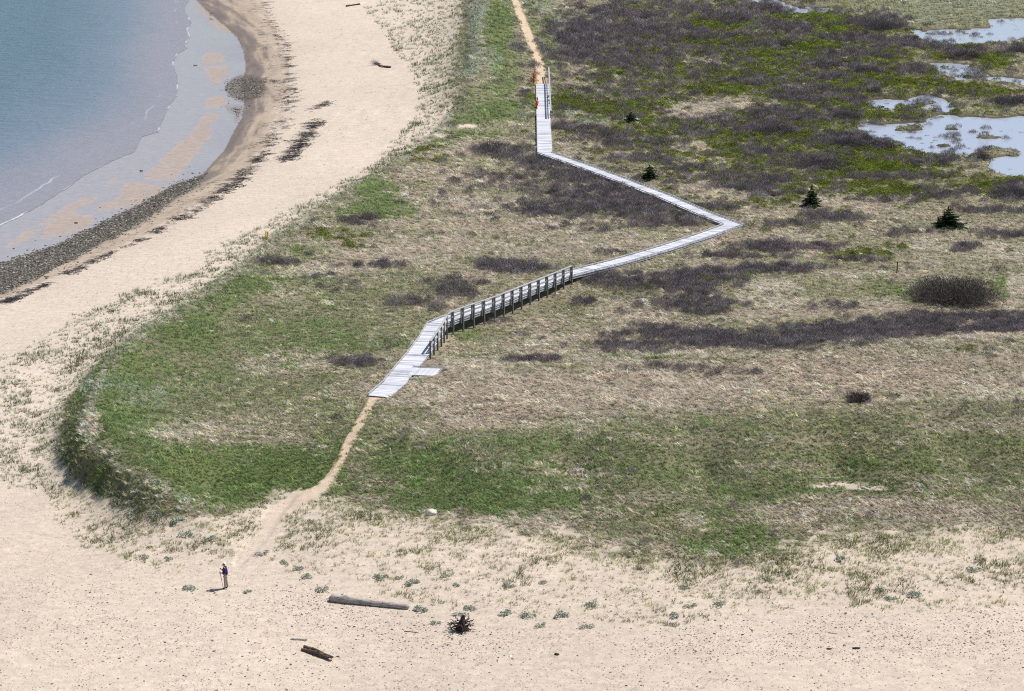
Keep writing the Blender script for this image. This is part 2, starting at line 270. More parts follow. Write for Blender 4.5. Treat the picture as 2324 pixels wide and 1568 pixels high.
BL += """
D 1750 200 440 240 .42;M 1780 220 430 220 .38;L 1800 240 440 220 .40;D 1800 200 440 220 .10;
M 2180 25 200 32 1;B 2150 15 190 26 .35;M 1950 10 120 12 .8;B 2100 48 60 10 .3;L 1830 40 80 9 .7;D 1740 22 70 7 .95;D 1660 45 60 12 .8;L 1600 52 50 10 .7;L 1650 66 60 8 .85;L 1700 62 30 8 .5;
D 1785 60 70 9 .85;L 1900 62 45 12 .85;D 1985 50 70 16 .95;L 1960 40 40 4 .4;L 1870 45 50 8 .5;D 1830 70 30 8 .6;D 1620 85 60 6 .5;L 1640 100 60 10 .8;L 1570 85 30 6 .5;D 1565 80 24 8 .7;
L 1830 108 50 8 1;L 1890 105 24 8 .7;L 1960 105 30 4 .5;D 1930 90 80 9 .85;D 2050 100 110 12 .85;D 1900 120 60 9 .8;L 1800 125 50 8 .5;D 1960 124 70 8 .6;L 1730 120 40 8 .6;
L 1735 165 45 9 .95;L 1690 130 30 6 .4;L 1690 165 30 5 .5;D 1880 145 50 10 .95;D 1970 157 40 9 .9;D 2070 157 45 9 .85;L 1940 142 50 8 .5;L 2010 150 30 6 .5;L 2140 128 30 10 .8;D 2180 120 50 14 1;L 2190 106 40 5 .7;L 2260 135 44 14 .7;D 2300 110 40 10 .7;D 2290 125 30 6 .4;
L 1950 180 110 12 .7;L 2060 192 110 12 .75;L 2150 205 120 14 .7;D 1890 178 55 10 .9;D 1985 200 20 10 .95;M 2080 205 100 10 .5;S 2260 205 60 6 .4;L 2280 210 50 10 .5;M 2250 250 80 14 .4;D 2300 232 44 10 .9;D 2150 215 40 5 .4;
L 1640 205 90 10 .7;S 1590 140 50 12 .5;S 1570 215 30 10 .4;D 1700 185 80 10 .6;D 1840 205 60 9 .8;D 1830 225 80 9 .8;D 1930 230 40 8 .7;L 1800 240 40 5 .3;L 1960 252 70 9 .7;L 2010 262 70 8 .6;M 2000 255 60 6 .4;
P 1610 245 80 10 .75;S 1650 235 110 14 .75;S 1580 260 70 14 .75;D 1650 272 90 8 .5;D 1750 255 70 14 .7;D 1840 268 80 12 .7;D 1910 258 40 12 .95;L 1850 282 60 6 .6;
D 1750 292 70 16 .95;D 1690 300 60 12 .7;L 1740 312 110 6 .7;L 1660 300 40 6 .4;L 1890 305 90 8 .6;M 1900 292 40 6 .4;D 1920 318 70 16 .95;D 1990 328 45 12 .9;L 1890 336 32 7 1;L 1960 346 60 8 .8;L 2040 345 50 8 .6;
L 1660 342 50 9 .8;D 1560 300 50 8 .5;D 1720 345 60 9 .7;D 1860 368 85 16 .95;L 1800 345 30 6 .4;L 1970 375 90 16 .9;L 1900 400 60 9 .6;L 2030 380 70 12 .8;D 2110 365 70 12 .75;D 2180 345 60 8 .6;L 2100 352 30 5 .6;D 2050 405 120 10 .6;L 2060 430 70 11 1;L 1990 418 70 6 .7;L 2000 440 60 6 .5;L 2120 400 60 8 .5;L 2230 420 60 16 .75;L 2260 440 40 12 .6;D 2150 440 70 10 .6;D 2300 440 50 20 .9;D 2310 415 30 10 .6;L 2300 408 40 4 .5;
D 1620 405 90 10 .7;S 1570 335 40 20 .7;S 1590 365 60 8 .6;D 1600 385 60 7 .6;P 1580 400 50 6 .4;S 1610 425 70 10 .8;D 1690 425 70 9 .9;D 1740 410 60 10 .8;D 1720 440 60 6 .6;S 1660 445 70 8 .8;P 1600 440 50 10 .4;
S 1920 462 120 16 .85;P 1930 455 80 7 .5;D 2000 455 90 7 .5;S 2000 485 110 12 .6;M 2000 490 100 8 .6;S 2100 495 90 12 .6;D 1900 495 80 9 .85;D 1830 480 60 6 .6;S 1780 485 60 12 .7;S 1720 480 50 14 .7;P 1720 500 60 12 .4;D 1640 470 60 7 .5;D 2250 480 90 10 .6;S 2250 505 90 12 .7;D 1780 510 70 8 .5;
S 1650 540 90 18 .7;D 1760 560 90 14 .7;P 1820 535 70 14 .6;D 1680 585 100 9 .6;S 1850 570 60 12 .6;S 1620 600 80 12 .5;L 1960 580 70 12 .5;D 1960 590 70 8 .5;L 2030 562 40 6 .5;D 1880 560 40 10 .5;P 2200 560 140 10 .8;D 2190 563 28 9 .8;P 2260 580 90 8 .7;D 2080 530 100 10 .4;D 2280 535 70 9 .6;S 2150 540 90 8 .6;
D 1750 613 150 9 .95;D 1620 630 80 14 .8;P 1960 622 90 6 .8;S 1900 615 60 5 .5;D 1580 620 60 12 .8;L 1640 632 60 8 .3;P 1770 648 70 14 .9;M 1870 645 60 16 .7;P 1740 680 60 16 .8;P 1840 685 70 10 .6;M 1930 670 80 18 .6;G 2010 655 60 18 .6;P 2000 685 60 10 .5;S 2060 625 40 12 .8;G 2090 670 50 16 .6;D 2110 680 30 10 .5;D 2200 690 50 10 .7;P 2310 645 30 30 .8;G 2265 650 22 34 .8;S 2280 690 50 12 .7;P 2180 705 60 5 .5;D 1880 698 70 8 .5;D 1680 640 20 20 .4;
"""
BLOBS = []
for row in BL.replace("\n", "").split(";"):
    p = row.split()
    if len(p) == 6: BLOBS.append((TI[p[0]],) + tuple(float(a) for a in p[1:]))

def veg(x, y, z):
    """weights of the eight cover types and density of the cover"""
    u, v = to_uv(x, y, z)
    n1 = fbm(x, y, 5.0, 71, 3); n2 = fbm(x, y, 5.0, 83, 3); n3 = fbm(x, y, 1.6, 91, 2)
    k = np.clip(px_per_m(np.clip(v, -100, 1700)) / 20, .5, 2)
    uw = u + 16 * k * n1; vw = v + 5.5 * k * n2
    W = np.zeros((len(x), 8), np.float32); W[:, TI['M']] = .58; W[:, TI['S']] = .405; W[:, TI['D']] = .015
    for t, cu, cv, ru, rv, s in BLOBS:
        m = (np.abs(uw - cu) < ru * 1.5) & (np.abs(vw - cv) < rv * 1.5)
        if not m.any(): continue
        r = np.hypot((uw[m] - cu) / ru, (vw[m] - cv) / rv) + 0.34 * n3[m]
        a = (s * (.88 if TY[t] == 'D' else 1) * (1 - sstep(0.4 if TY[t] == 'D' else .55, 1.4, r)))[:, None].astype(np.float32)
        W[m] *= (1 - a); W[m, t] += a[:, 0]
    for i, c in enumerate(TY):
        if c == 'N': continue
        g = 1.2 if c in 'DS' else .9
        W[:, i] *= np.exp(g * fbm(x, y, 3.2, 200 + i * 9, 3)).astype(np.float32)
    W /= W.sum(1, keepdims=True) + 1e-9
    rm = (np.exp(-(seg_dist(uw * .5 + u * .5, vw * .5 + v * .5, RIM, False) / (9 * k)) ** 2) * .75)[:, None].astype(np.float32)
    W = W * (1 - rm); W[:, TI['P']] += .35 * rm[:, 0]; W[:, TI['M']] += .35 * rm[:, 0]; W[:, TI['B']] += .3 * rm[:, 0]
    n4 = fbm(x, y, 1.1, 95, 2)
    south = sstep(980, 1130, v) * sstep(560, 640, u)
    sd = sdf(u + (9 + 10 * south) * k * n1, v + (5 + 9 * south) * k * n2 + 12 * south * n3, DENSE)
    dens = sstep(-6 - 22 * south, 8 + 26 * south, sd + (4 + 20 * south) * n4)
    sparse = np.zeros(len(x))
    for poly, dfar, fall, dnear in ZONES:
        s = sdf(u + 10 * k * n1, v + 6 * k * n2, poly)
        f = sstep(-4, 10, s)
        dd = dfar + (dnear - dfar) * np.exp(-np.maximum(-sd, 0) / fall)
        sparse = np.maximum(sparse, f * dd)
    for line, wd in FRINGE:
        d = seg_dist(u + 6 * k * n1, v + 3 * k * n2, line, False)
        sparse = np.maximum(sparse, .95 * np.exp(-(d / wd) ** 2) * sstep(-.5, .2, fbm(x, y, 4.5, 97, 2) + .15))
    # bare seams along crests and on the flank of the high dune
    flank = (u < 1075) & (u > 950) & (v < 215)
    streak = sstep(-.25, .35, fbm(x * 1.0 + y * .12, y * .55, 3.5, 301, 3))
    dens = np.where(flank, dens * (.25 + .75 * np.maximum(streak, sstep(1015, 1060, u))), dens)
    pm = path_mask(u + 5 * n3 * k, v + 2 * n3)
    bare = sstep(.45, .75, pm)
    dens = dens * (1 - bare); sparse = sparse * (1 - bare)
    dens = dens * (1 - W[:, TI['N']] * .95)
    return u, v, W, dens, sparse, sd

# ------------------------------------------------------------------ materials
def newmat(name):
    m = bpy.data.materials.new(name); m.use_nodes = True
    nt = m.node_tree; nt.nodes.clear()
    return m, nt.nodes, nt.links

def simple(name, col, rough=.7, var=.25, scale=6.0, bump=.0, stretch=(1, 1, 1), spec=.3, trans=0.0, coat=None):
    m, N, L = newmat(name)
    o = N.new('ShaderNodeOutputMaterial'); b = N.new('ShaderNodeBsdfPrincipled')
    tc = N.new('ShaderNodeTexCoord'); mp = N.new('ShaderNodeMapping'); mp.inputs['Scale'].default_value = stretch
    ns = N.new('ShaderNodeTexNoise'); ns.inputs['Scale'].default_value = scale; ns.inputs['Detail'].default_value = 5
    cr = N.new('ShaderNodeValToRGB')
    c = np.array(col)
    cr.color_ramp.elements[0].position = .3; cr.color_ramp.elements[1].position = .7
    cr.color_ramp.elements[0].color = tuple(c * (1 - var)) + (1,); cr.color_ramp.elements[1].color = tuple(np.minimum(c * (1 + var), 1)) + (1,)
    L.new(tc.outputs['Object'], mp.inputs[0]); L.new(mp.outputs[0], ns.inputs['Vector']); L.new(ns.outputs['Fac'], cr.inputs[0])
    L.new(cr.outputs[0], b.inputs['Base Color'])
    b.inputs['Roughness'].default_value = rough; b.inputs['Specular IOR Level'].default_value = spec
    if bump:
        bp = N.new('ShaderNodeBump'); bp.inputs['Strength'].default_value = bump; bp.inputs['Distance'].default_value = .02
        L.new(ns.outputs['Fac'], bp.inputs['Height']); L.new(bp.outputs[0], b.inputs['Normal'])
    L.new(b.outputs[0], o.inputs[0])
    return m

def tint_mat(name, base=None, trans=.3, rough=.55, spec=.25, lo=.55, hi=1.45):
    """leaf material: colour from the plant's tint (or a fixed one), each blade a little different"""
    m, N, L = newmat(name)
    o = N.new('ShaderNodeOutputMaterial'); b = N.new('ShaderNodeBsdfPrincipled')
    b.inputs['Roughness'].default_value = rough; b.inputs['Specular IOR Level'].default_value = spec
    if base is None:
        a = N.new('ShaderNodeAttribute'); a.attribute_type = 'INSTANCER'; a.attribute_name = 'tint'; csock = a.outputs['Color']
    else:
        rgb = N.new('ShaderNodeRGB'); rgb.outputs[0].default_value = tuple(base) + (1,); csock = rgb.outputs[0]
    r = N.new('ShaderNodeAttribute'); r.attribute_type = 'GEOMETRY'; r.attribute_name = 'rnd'
    mr = N.new('ShaderNodeMapRange'); mr.inputs['To Min'].default_value = lo; mr.inputs['To Max'].default_value = hi
    L.new(r.outputs['Fac'], mr.inputs['Value'])
    mx = N.new('ShaderNodeVectorMath'); mx.operation = 'SCALE'
    L.new(csock, mx.inputs[0]); L.new(mr.outputs[0], mx.inputs['Scale'])
    L.new(mx.outputs[0], b.inputs['Base Color'])
    if trans > 0:
        t = N.new('ShaderNodeBsdfTranslucent'); L.new(mx.outputs[0], t.inputs[0])
        ms = N.new('ShaderNodeMixShader'); ms.inputs[0].default_value = trans
        L.new(b.outputs[0], ms.inputs[1]); L.new(t.outputs[0], ms.inputs[2]); L.new(ms.outputs[0], o.inputs[0])
    else:
        L.new(b.outputs[0], o.inputs[0])
    return m

# ------------------------------------------------------------------ mesh helpers
class MB:
    def __init__(s): s.v = []; s.f = []; s.r = []
    def add(s, vs, fs, rnd=.5):
        o = len(s.v); s.v += [tuple(map(float, p)) for p in vs]; s.f += [tuple(i + o for i in f) for f in fs]; s.r += [rnd] * len(vs)
    def box(s, c, sx, sy, sz, ax=None, rnd=.5):
        """box centred at c, ax = 3x3 rows of axes"""
        ax = ax if ax is not None else np.eye(3); c = np.array(c, float)
        vs = [c + ax[0] * (sx / 2) * i + ax[1] * (sy / 2) * j + ax[2] * (sz / 2) * k for k in (-1, 1) for j in (-1, 1) for i in (-1, 1)]
        s.add(vs, [(0, 2, 3, 1), (4, 5, 7, 6), (0, 1, 5, 4), (2, 6, 7, 3), (0, 4, 6, 2), (1, 3, 7, 5)], rnd)
    def beam(s, a, b, w, h, rnd=.5):
        a = np.array(a, float); b = np.array(b, float); d = b - a; L = np.linalg.norm(d); d /= L
        up = np.array([0, 0, 1.]) if abs(d[2]) < .95 else np.array([0, 1., 0])
        sd = np.cross(d, up); sd /= np.linalg.norm(sd); up = np.cross(sd, d)
        s.box((a + b) / 2, L, w, h, np.array([d, sd, up]), rnd)
    def tube(s, P, rad, n=10, rough=0.0, rnd=.5, cap=True):
        P = [np.array(p, float) for p in P]; rings = []
        for i, p in enumerate(P):
            d = P[min(i + 1, len(P) - 1)] - P[max(i - 1, 0)]; d /= np.linalg.norm(d) + 1e-9
            up = np.array([0, 0, 1.]) if abs(d[2]) < .9 else np.array([1., 0, 0])
            a = np.cross(d, up); a /= np.linalg.norm(a); b = np.cross(a, d)
            rings.append([p + (a * math.cos(t) + b * math.sin(t)) * rad[i] * (1 + rough * random.uniform(-1, 1)) for t in np.linspace(0, 2 * math.pi, n, endpoint=False)])
        vs = [q for r in rings for q in r]; fs = []
        for i in range(len(P) - 1):
            for j in range(n):
                k = (j + 1) % n; fs.append((i * n + j, i * n + k, (i + 1) * n + k, (i + 1) * n + j))
        if cap: fs.append(tuple(range(n))[::-1]); fs.append(tuple((len(P) - 1) * n + j for j in range(n)))
        s.add(vs, fs, rnd)
    def blade(s, base, d0, length, width, bend, side, seg=3, rnd=.5, taper=True):
        """one leaf: starts along d0, bends by vector bend"""
        p = np.array(base, float); side = np.array(side, float); vs = []
        for i in range(seg + 1):
            t = i / seg
            q = p + np.array(d0) * length * t + np.array(bend) * length * t * t
            w = width * (1 - t ** 1.5 * (.9 if taper else .4)) / 2
            vs += [q - side * w, q + side * w]
        s.add(vs, [(2 * i, 2 * i + 1, 2 * i + 3, 2 * i + 2) for i in range(seg)], rnd)
    def quad(s, c, a, b, rnd=.5):
        c = np.array(c, float)
        s.add([c - a - b, c + a - b, c + a + b, c - a + b], [(0, 1, 2, 3)], rnd)
    def mesh(s, name, mat, smooth=False):
        me = bpy.data.meshes.new(name); me.from_pydata(s.v, [], s.f)
        at = me.attributes.new('rnd', 'FLOAT', 'POINT'); at.data.foreach_set('value', np.array(s.r, np.float32))
        if smooth: me.polygons.foreach_set('use_smooth', [True] * len(me.polygons))
        if mat: me.materials.append(mat)
        me.update()
        return me
    def build(s, name, mat, parent=None, smooth=False, loc=None):
        ob = bpy.data.objects.new(name, s.mesh(name, mat, smooth)); COL.objects.link(ob)
        if parent: ob.parent = parent
        if loc is not None: ob.location = loc
        return ob

def tag(o, label=None, cat=None, group=None, kind=None):
    if label: o['label'] = label
    if cat: o['category'] = cat
    if group: o['group'] = group
    if kind: o['kind'] = kind
    return o

def empty(name, loc, label, cat, group=None, rz=0):
    o = bpy.data.objects.new(name, None); COL.objects.link(o); o.location = loc; o.rotation_euler[2] = rz
    o.empty_display_size = .2
    return tag(o, label, cat, group)

def rdir():
    v = np.random.default_rng(random.randrange(1 << 30)).normal(size=3); return v / np.linalg.norm(v)

# ------------------------------------------------------------------ ground sheet
us = np.concatenate([np.linspace(-9000, -500, 24), np.arange(-440, -40, 10), np.arange(-40, 2364, 2.5), np.arange(2364, 2860, 10), np.linspace(2900, 12000, 24)])
vs_ = np.concatenate([np.arange(2300, 1620, -25), np.arange(1620, -40, -2.0), np.arange(-40, -300, -8), np.array([-320, -350, -400, -450, -500, -540, -570, -590, -596])])
UU, VV = np.meshgrid(us, vs_)
GX, GY = at_z(UU, VV, 0.0)
GZ = height(GX, GY)
nr, nc = GX.shape
X, Y, Z = GX.ravel(), GY.ravel(), GZ.ravel()

def grid_mesh(name, X, Y, Z, nr, nc, keep=None):
    me = bpy.data.meshes.new(name)
    idx = np.arange(nr * nc).reshape(nr, nc)
    q = np.stack([idx[:-1, :-1], idx[:-1, 1:], idx[1:, 1:], idx[1:, :-1]], -1).reshape(-1, 4)
    if keep is not None:
        q = q[keep[q].all(1)]
        used = np.unique(q); mp = np.full(nr * nc, -1); mp[used] = np.arange(len(used)); q = mp[q]
        X, Y, Z = X[used], Y[used], Z[used]
    else: used = np.arange(nr * nc)
    co = np.stack([X, Y, Z], -1).astype(np.float32)
    me.vertices.add(len(co)); me.vertices.foreach_set('co', co.ravel())
    me.loops.add(q.size); me.loops.foreach_set('vertex_index', q.ravel().astype(np.int32))
    me.polygons.add(len(q)); me.polygons.foreach_set('loop_start', np.arange(0, q.size, 4, dtype=np.int32))
    me.polygons.foreach_set('use_smooth', np.ones(len(q), bool))
    me.update(calc_edges=True)
    return me, used

def set_color(me, name, arr):
    a = me.attributes.new(name, 'FLOAT_COLOR', 'POINT')
    d = np.ones((len(arr), 4), np.float32); d[:, :arr.shape[1]] = arr
    a.data.foreach_set('color', d.ravel())

BE = [(425,-60),(445,0),(475,30),(512,60),(538,85),(552,115),(557,145),(555,170),(545,185),(555,235),(548,270),(530,298),(510,340),(482,370),(460,395),(400,418),(330,458),(240,503),(160,543),(80,575),(0,603),(-400,740)]
WR = [(590,-60),(600,20),(628,70),(645,110),(655,150),(662,200),(655,240),(640,280),(615,320),(590,357),(540,408),(470,460),(390,502),(330,540),(250,572),(150,622),(60,662),(0,690),(-400,860)]
PB = [(470,393),(400,416),(330,457),(240,502),(160,542),(80,574),(-400,730),(-400,840),(0,668),(60,640),(150,595),(250,542),(330,500),(400,449),(445,424)]
PB2 = [(512,190),(525,178),(545,170),(580,170),(605,180),(602,205),(575,226),(550,232),(525,220),(508,204)]
PB3 = [(505,240),(530,236),(556,240),(552,262),(535,282),(528,262)]
BARS = [[(465,120),(500,120),(512,132),(505,142),(455,145)],[(452,150),(520,150),(515,170),(500,190),(480,192),(475,168)],[(475,220),(510,217),(517,235),(495,245),(463,244)],
 [(465,258),(497,258),(493,270),(480,280),(482,310),(460,330),(445,347),(430,370),(415,387),(400,402),(380,410),(328,405),(325,395),(360,370),(380,350),(420,315),(450,290)],
 [(290,414),(340,415),(376,425),(360,440),(330,460),(290,470),(230,476),(212,471),(270,445),(278,425)],[(190,450),(216,447),(205,460),(180,470),(160,490),(110,506),(88,511),(130,480),(180,455)],
 [(140,490),(202,488),(214,500),(200,520),(100,542),(108,510)],[(243,410),(262,405),(272,410),(262,418),(245,416)],[(440,-40),(480,28),(522,60),(532,76),(500,72),(470,42),(450,20)],[(60,520),(100,518),(60,545),(20,560)]]
WL = [(-9000,3600),(-300,590),(0,513),(40,493),(100,460),(150,430),(200,392),(240,372),(285,352),(303,343),(320,312),(360,300),(372,268),(385,245),(405,215),(402,170),(393,150),(405,122),(425,110),(430,70),(432,30),(434,-40),(435,-300),(470,-596),(-9000,-596)]
SEAPOLY = WL

SAND = np.array([.62, .52, .425]); SANDF = np.array([.58, .48, .385]); BROWN = np.array([.33, .265, .205]); GREYW = np.array([.15, .115, .095])
GC = {'G': (.13, .15, .06), 'M': (.20, .19, .115), 'S': (.32, .26, .195), 'P': (.42, .36, .27), 'D': (.11, .092, .088), 'L': (.11, .12, .026), 'B': (.26, .27, .20), 'N': tuple(SAND * .92)}
GCA = np.array([GC[c] for c in TY])

def polyw(pl, z):
    a = [at_z(u, v, z) for u, v in pl]; return [(float(x), float(y)) for x, y in a]

gu, gv, W, dens, sparse, sdd = veg(X, Y, Z)
k20 = np.clip(px_per_m(np.clip(gv, -100, 1700)) / 20, .5, 2)
wn1 = fbm(X, Y, 4.0, 401, 3); wn2 = fbm(X, Y, 1.2, 411, 2); wn3 = fbm(X, Y, 18.0, 421, 3)
beachm = (gu < 1100) & (gv < 1000)
dBE = np.full(len(X), 60.0); dWR = np.full(len(X), 60.0); sBE = np.full(len(X), 1.0)
BEw, WRw = polyw(BE, -1.45), polyw(WR, -.4)
ii = np.where(beachm)[0]
dBE[ii] = seg_dist(X[ii], Y[ii], BEw, False); dWR[ii] = seg_dist(X[ii], Y[ii], WRw, False)
BEP = BE + [(-9000, 3700), (-9000, -596), (420, -596)]
WRP = WR + [(-9000, 3900), (-9000, -596), (590, -596)]
inflat = np.zeros(len(X), bool); inflat[ii] = inside(gu[ii], gv[ii], BEP)
inwr = np.zeros(len(X), bool); inwr[ii] = inside(gu[ii], gv[ii], WRP)
dryt = sstep(-1, 1, wn3 * 1.5)[:, None]
fg = sstep(1000, 1250, gv)[:, None]
gcol = (SAND * (1 - fg) + SANDF * fg) * (.96 + .08 * dryt)
t = dBE / (dBE + dWR + 1e-6)
strk = fbm(dBE * 1.0, Y * .10 + X * .05, 0.9, 451, 3)
tt = t + .09 * wn1 + .05 * wn2 + (.42 * strk)
ramp = np.stack([np.interp(tt, [0, .12, .3, .42, .6, .9, 1.05], [GREYW[i]*1.1, GREYW[i]*1.25, GREYW[i]*1.6, BROWN[i]*1.05, BROWN[i]*1.3, BROWN[i]*1.45, SAND[i]*.9]) for i in range(3)], -1)
band = (inwr & ~inflat)
out = np.exp(-dWR / 2.5)[:, None]
gcol = np.where((~inwr)[:, None] & beachm[:, None], gcol * (1 - .28 * out) + BROWN * 1.3 * .28 * out, gcol)
gcol = np.where(band[:, None], ramp, gcol)
# wet flats
bars = np.full(len(X), -99.0)
fi = np.where(inflat)[0]
bu = gu[fi] + 12 * wn1[fi] * k20[fi]; bv = gv[fi] + 2.5 * wn2[fi] + 2.5 * wn1[fi]
bb = np.full(len(fi), -99.0)
for p in BARS: bb = np.maximum(bb, sdf(bu, bv, p))
bars[fi] = bb
barm = sstep(-4.5, 4.5, bars + 3.0 * fbm(X * .25, Y, 1.6, 441, 3))[:, None] * .92
flatc = np.array([.40, .35, .34]); barc = np.array([.37, .305, .26])
gcol = np.where(inflat[:, None], flatc * (1 - barm) + barc * barm, gcol)
sea_under = sdf(gu, gv, [(max(-3000, q[0]), min(3000, q[1])) for q in WL]) if False else None
wet = np.where(inflat, 1 - .93 * barm[:, 0], np.where(band, .45 * (1 - sstep(.1, .45, tt)), 0))
# cover of plants on the ground
cov = np.clip(dens + 0.15 * sparse * (sparse > .6), 0, 1)[:, None]
gcol = gcol * (1 - cov) + (W @ GCA) * cov
pm = sstep(.3, .7, path_mask(gu, gv))[:, None]
pathc = np.array([.56, .43, .30])
pc = pathc * (1 - fg) + SANDF * fg
gcol = gcol * (1 - pm) + pc * pm
pond = np.zeros(len(X)); mm = (gu > 1600) & (gv < 440) & (gv > -100)
pond[mm] = sstep(-6, 0, pond_field(X[mm], Y[mm]))
gcol = gcol * (1 - .75 * pond[:, None]) + np.array([.05, .042, .03]) * .75 * pond[:, None]
sandy = np.clip(1 - cov[:, 0] - pond - inflat * 1.0, 0, 1)
peb = np.zeros(len(X))
for p, s in ((PB, 1.0), (PB2, .9), (PB3, .4)):
    peb[ii] = np.maximum(peb[ii], s * sstep(-3, 5, sdf(gu[ii] + 4 * wn2[ii], gv[ii] + 3 * wn1[ii], p)))
gcol = gcol * (1 - .8 * peb[:, None]) + np.array([.10, .088, .07]) * .8 * peb[:, None]
me, _ = grid_mesh('ground', X, Y, Z, nr, nc)
set_color(me, 'gcol', gcol)
set_color(me, 'gmask', np.stack([wet * (1 - peb * .8), sandy, peb], -1))

def ground_mat():
    m, N, L = newmat('sand_and_soil')
    o = N.new('ShaderNodeOutputMaterial'); b = N.new('ShaderNodeBsdfPrincipled')
    g = N.new('ShaderNodeAttribute'); g.attribute_name = 'gcol'
    k = N.new('ShaderNodeAttribute'); k.attribute_name = 'gmask'
    sep = N.new('ShaderNodeSeparateColor'); L.new(k.outputs['Color'], sep.inputs[0])
    tc = N.new('ShaderNodeTexCoord')
    def noise(scale, detail=4, stretch=None, rough=.6):
        n = N.new('ShaderNodeTexNoise'); n.inputs['Scale'].default_value = scale; n.inputs['Detail'].default_value = detail; n.inputs['Roughness'].default_value = rough
        if stretch:
            mp = N.new('ShaderNodeMapping'); mp.inputs['Scale'].default_value = stretch; L.new(tc.outputs['Object'], mp.inputs[0]); L.new(mp.outputs[0], n.inputs['Vector'])
        else: L.new(tc.outputs['Object'], n.inputs['Vector'])
        return n
    def mrange(sock, a, b_, c, d):
        r = N.new('ShaderNodeMapRange'); r.inputs['From Min'].default_value = a; r.inputs['From Max'].default_value = b_
        r.inputs['To Min'].default_value = c; r.inputs['To Max'].default_value = d; L.new(sock, r.inputs['Value']); return r.outputs[0]
    def mul(a, b_):
        r = N.new('ShaderNodeMath'); r.operation = 'MULTIPLY'
        for i, s in enumerate((a, b_)):
            if isinstance(s, (int, float)): r.inputs[i].default_value = s
            else: L.new(s, r.inputs[i])
        return r.outputs[0]
    def scale(c, f):
        r = N.new('ShaderNodeVectorMath'); r.operation = 'SCALE'; L.new(c, r.inputs[0]); L.new(f, r.inputs['Scale']); return r.outputs[0]
    def mix(f, a, col):
        r = N.new('ShaderNodeMix'); r.data_type = 'RGBA'; L.new(f, r.inputs[0]); L.new(a, r.inputs[6])
        if isinstance(col, tuple): r.inputs[7].default_value = col + (1,)
        else: L.new(col, r.inputs[7])
        return r.outputs[2]
    n_big = noise(.35, 5); n_mid = noise(2.2, 6); n_fine = noise(14, 4); n_strk = noise(.8, 6, (1, 2.2, 1))
    c = scale(g.outputs['Color'], mrange(n_mid.outputs['Fac'], .3, .7, .90, 1.10))
    c = scale(c, mrange(n_fine.outputs['Fac'], .3, .7, .84, 1.14))
    c = scale(c, mrange(n_strk.outputs['Fac'], .3, .7, .88, 1.09))
    # grit: dark and pale specks where the sand lies open
    v = N.new('ShaderNodeTexVoronoi'); v.inputs['Scale'].default_value = 5.0; L.new(tc.outputs['Object'], v.inputs['Vector'])
    dots = mrange(v.outputs['Distance'], .16, .36, 1, 0)
    pick = N.new('ShaderNodeSeparateColor'); L.new(v.outputs['Color'], pick.inputs[0])
    zone = mrange(n_big.outputs['Fac'], .42, .66, .02, .8)
    lt = N.new('ShaderNodeMath'); lt.operation = 'LESS_THAN'; L.new(pick.outputs[0], lt.inputs[0]); L.new(zone, lt.inputs[1])
    f = mul(mul(dots, lt.outputs[0]), mul(sep.outputs[1], .62))
    c = mix(f, c, (.17, .125, .10))
    v2 = N.new('ShaderNodeTexVoronoi'); v2.inputs['Scale'].default_value = 3.3; L.new(tc.outputs['Object'], v2.inputs['Vector'])
    d2 = mrange(v2.outputs['Distance'], .09, .2, 1, 0); p2 = N.new('ShaderNodeSeparateColor'); L.new(v2.outputs['Color'], p2.inputs[0])
    l2 = N.new('ShaderNodeMath'); l2.operation = 'LESS_THAN'; L.new(p2.outputs[1], l2.inputs[0]); l2.inputs[1].default_value = .25
    c = mix(mul(mul(d2, l2.outputs[0]), mul(sep.outputs[1], .8)), c, (.75, .70, .64))
    L.new(c, b.inputs['Base Color'])
    n_rip = noise(1.1, 3, (.35, 1.6, 1))
    ro = mrange(sep.outputs[0], 0, 1, .95, .16)
    L.new(ro, b.inputs['Roughness'])
    sp = mrange(sep.outputs[0], 0, 1, .12, 1.0); L.new(sp, b.inputs['Specular IOR Level'])
    h = N.new('ShaderNodeMath'); h.operation = 'ADD'; L.new(mul(n_mid.outputs['Fac'], 1.0), h.inputs[0]); L.new(mul(n_fine.outputs['Fac'], .28), h.inputs[1])
    bp = N.new('ShaderNodeBump'); bp.inputs['Distance'].default_value = .12
    L.new(mrange(sep.outputs[0], 0, .6, .55, .02), bp.inputs['Strength']); L.new(h.outputs[0], bp.inputs['Height']); L.new(bp.outputs[0], b.inputs['Normal'])
    L.new(b.outputs[0], o.inputs[0])
    return m
me.materials.append(ground_mat())
ob = bpy.data.objects.new('ground', me); COL.objects.link(ob); tag(ob, 'sandy spit of beach, dunes and marsh', 'ground', kind='structure')

# ------------------------------------------------------------------ sea
su = np.concatenate([np.linspace(-9000, -500, 20), np.arange(-440, -40, 10), np.arange(-40, 480, 2.5)])
sv = np.concatenate([np.array([3000, 2000, 1200, 800]), np.arange(700, -40, -1.6), np.arange(-40, -300, -8), np.array([-320, -400, -500, -570, -596])])
A, B_ = np.meshgrid(su, sv); SX, SYY = at_z(A, B_, -1.5); sx, sy = SX.ravel(), SYY.ravel(); a_, b_ = A.ravel(), B_.ravel()
q1 = fbm(sx, sy, 9, 501, 3); q2 = fbm(sx, sy, 3, 511, 3)
sds = sdf(a_ + 7 * q1, b_ + 3.0 * q2, SEAPOLY)
keep = sds > -1.0
me, used = grid_mesh('sea', sx, sy, np.full(len(sx), -1.5), *A.shape, keep=keep)
sd_ = sds[used]; w1 = q1[used]; w2 = q2[used]; ua, va = a_[used], b_[used]
deep = sstep(20, 330, sd_ + 25 * w1)
edge = sstep(-.6, .8, sd_)
foam = np.exp(-((sd_ - 2.0) / 1.5) ** 2) * sstep(.0, .5, fbm(sx[used], sy[used], 5, 521, 2) + .05)
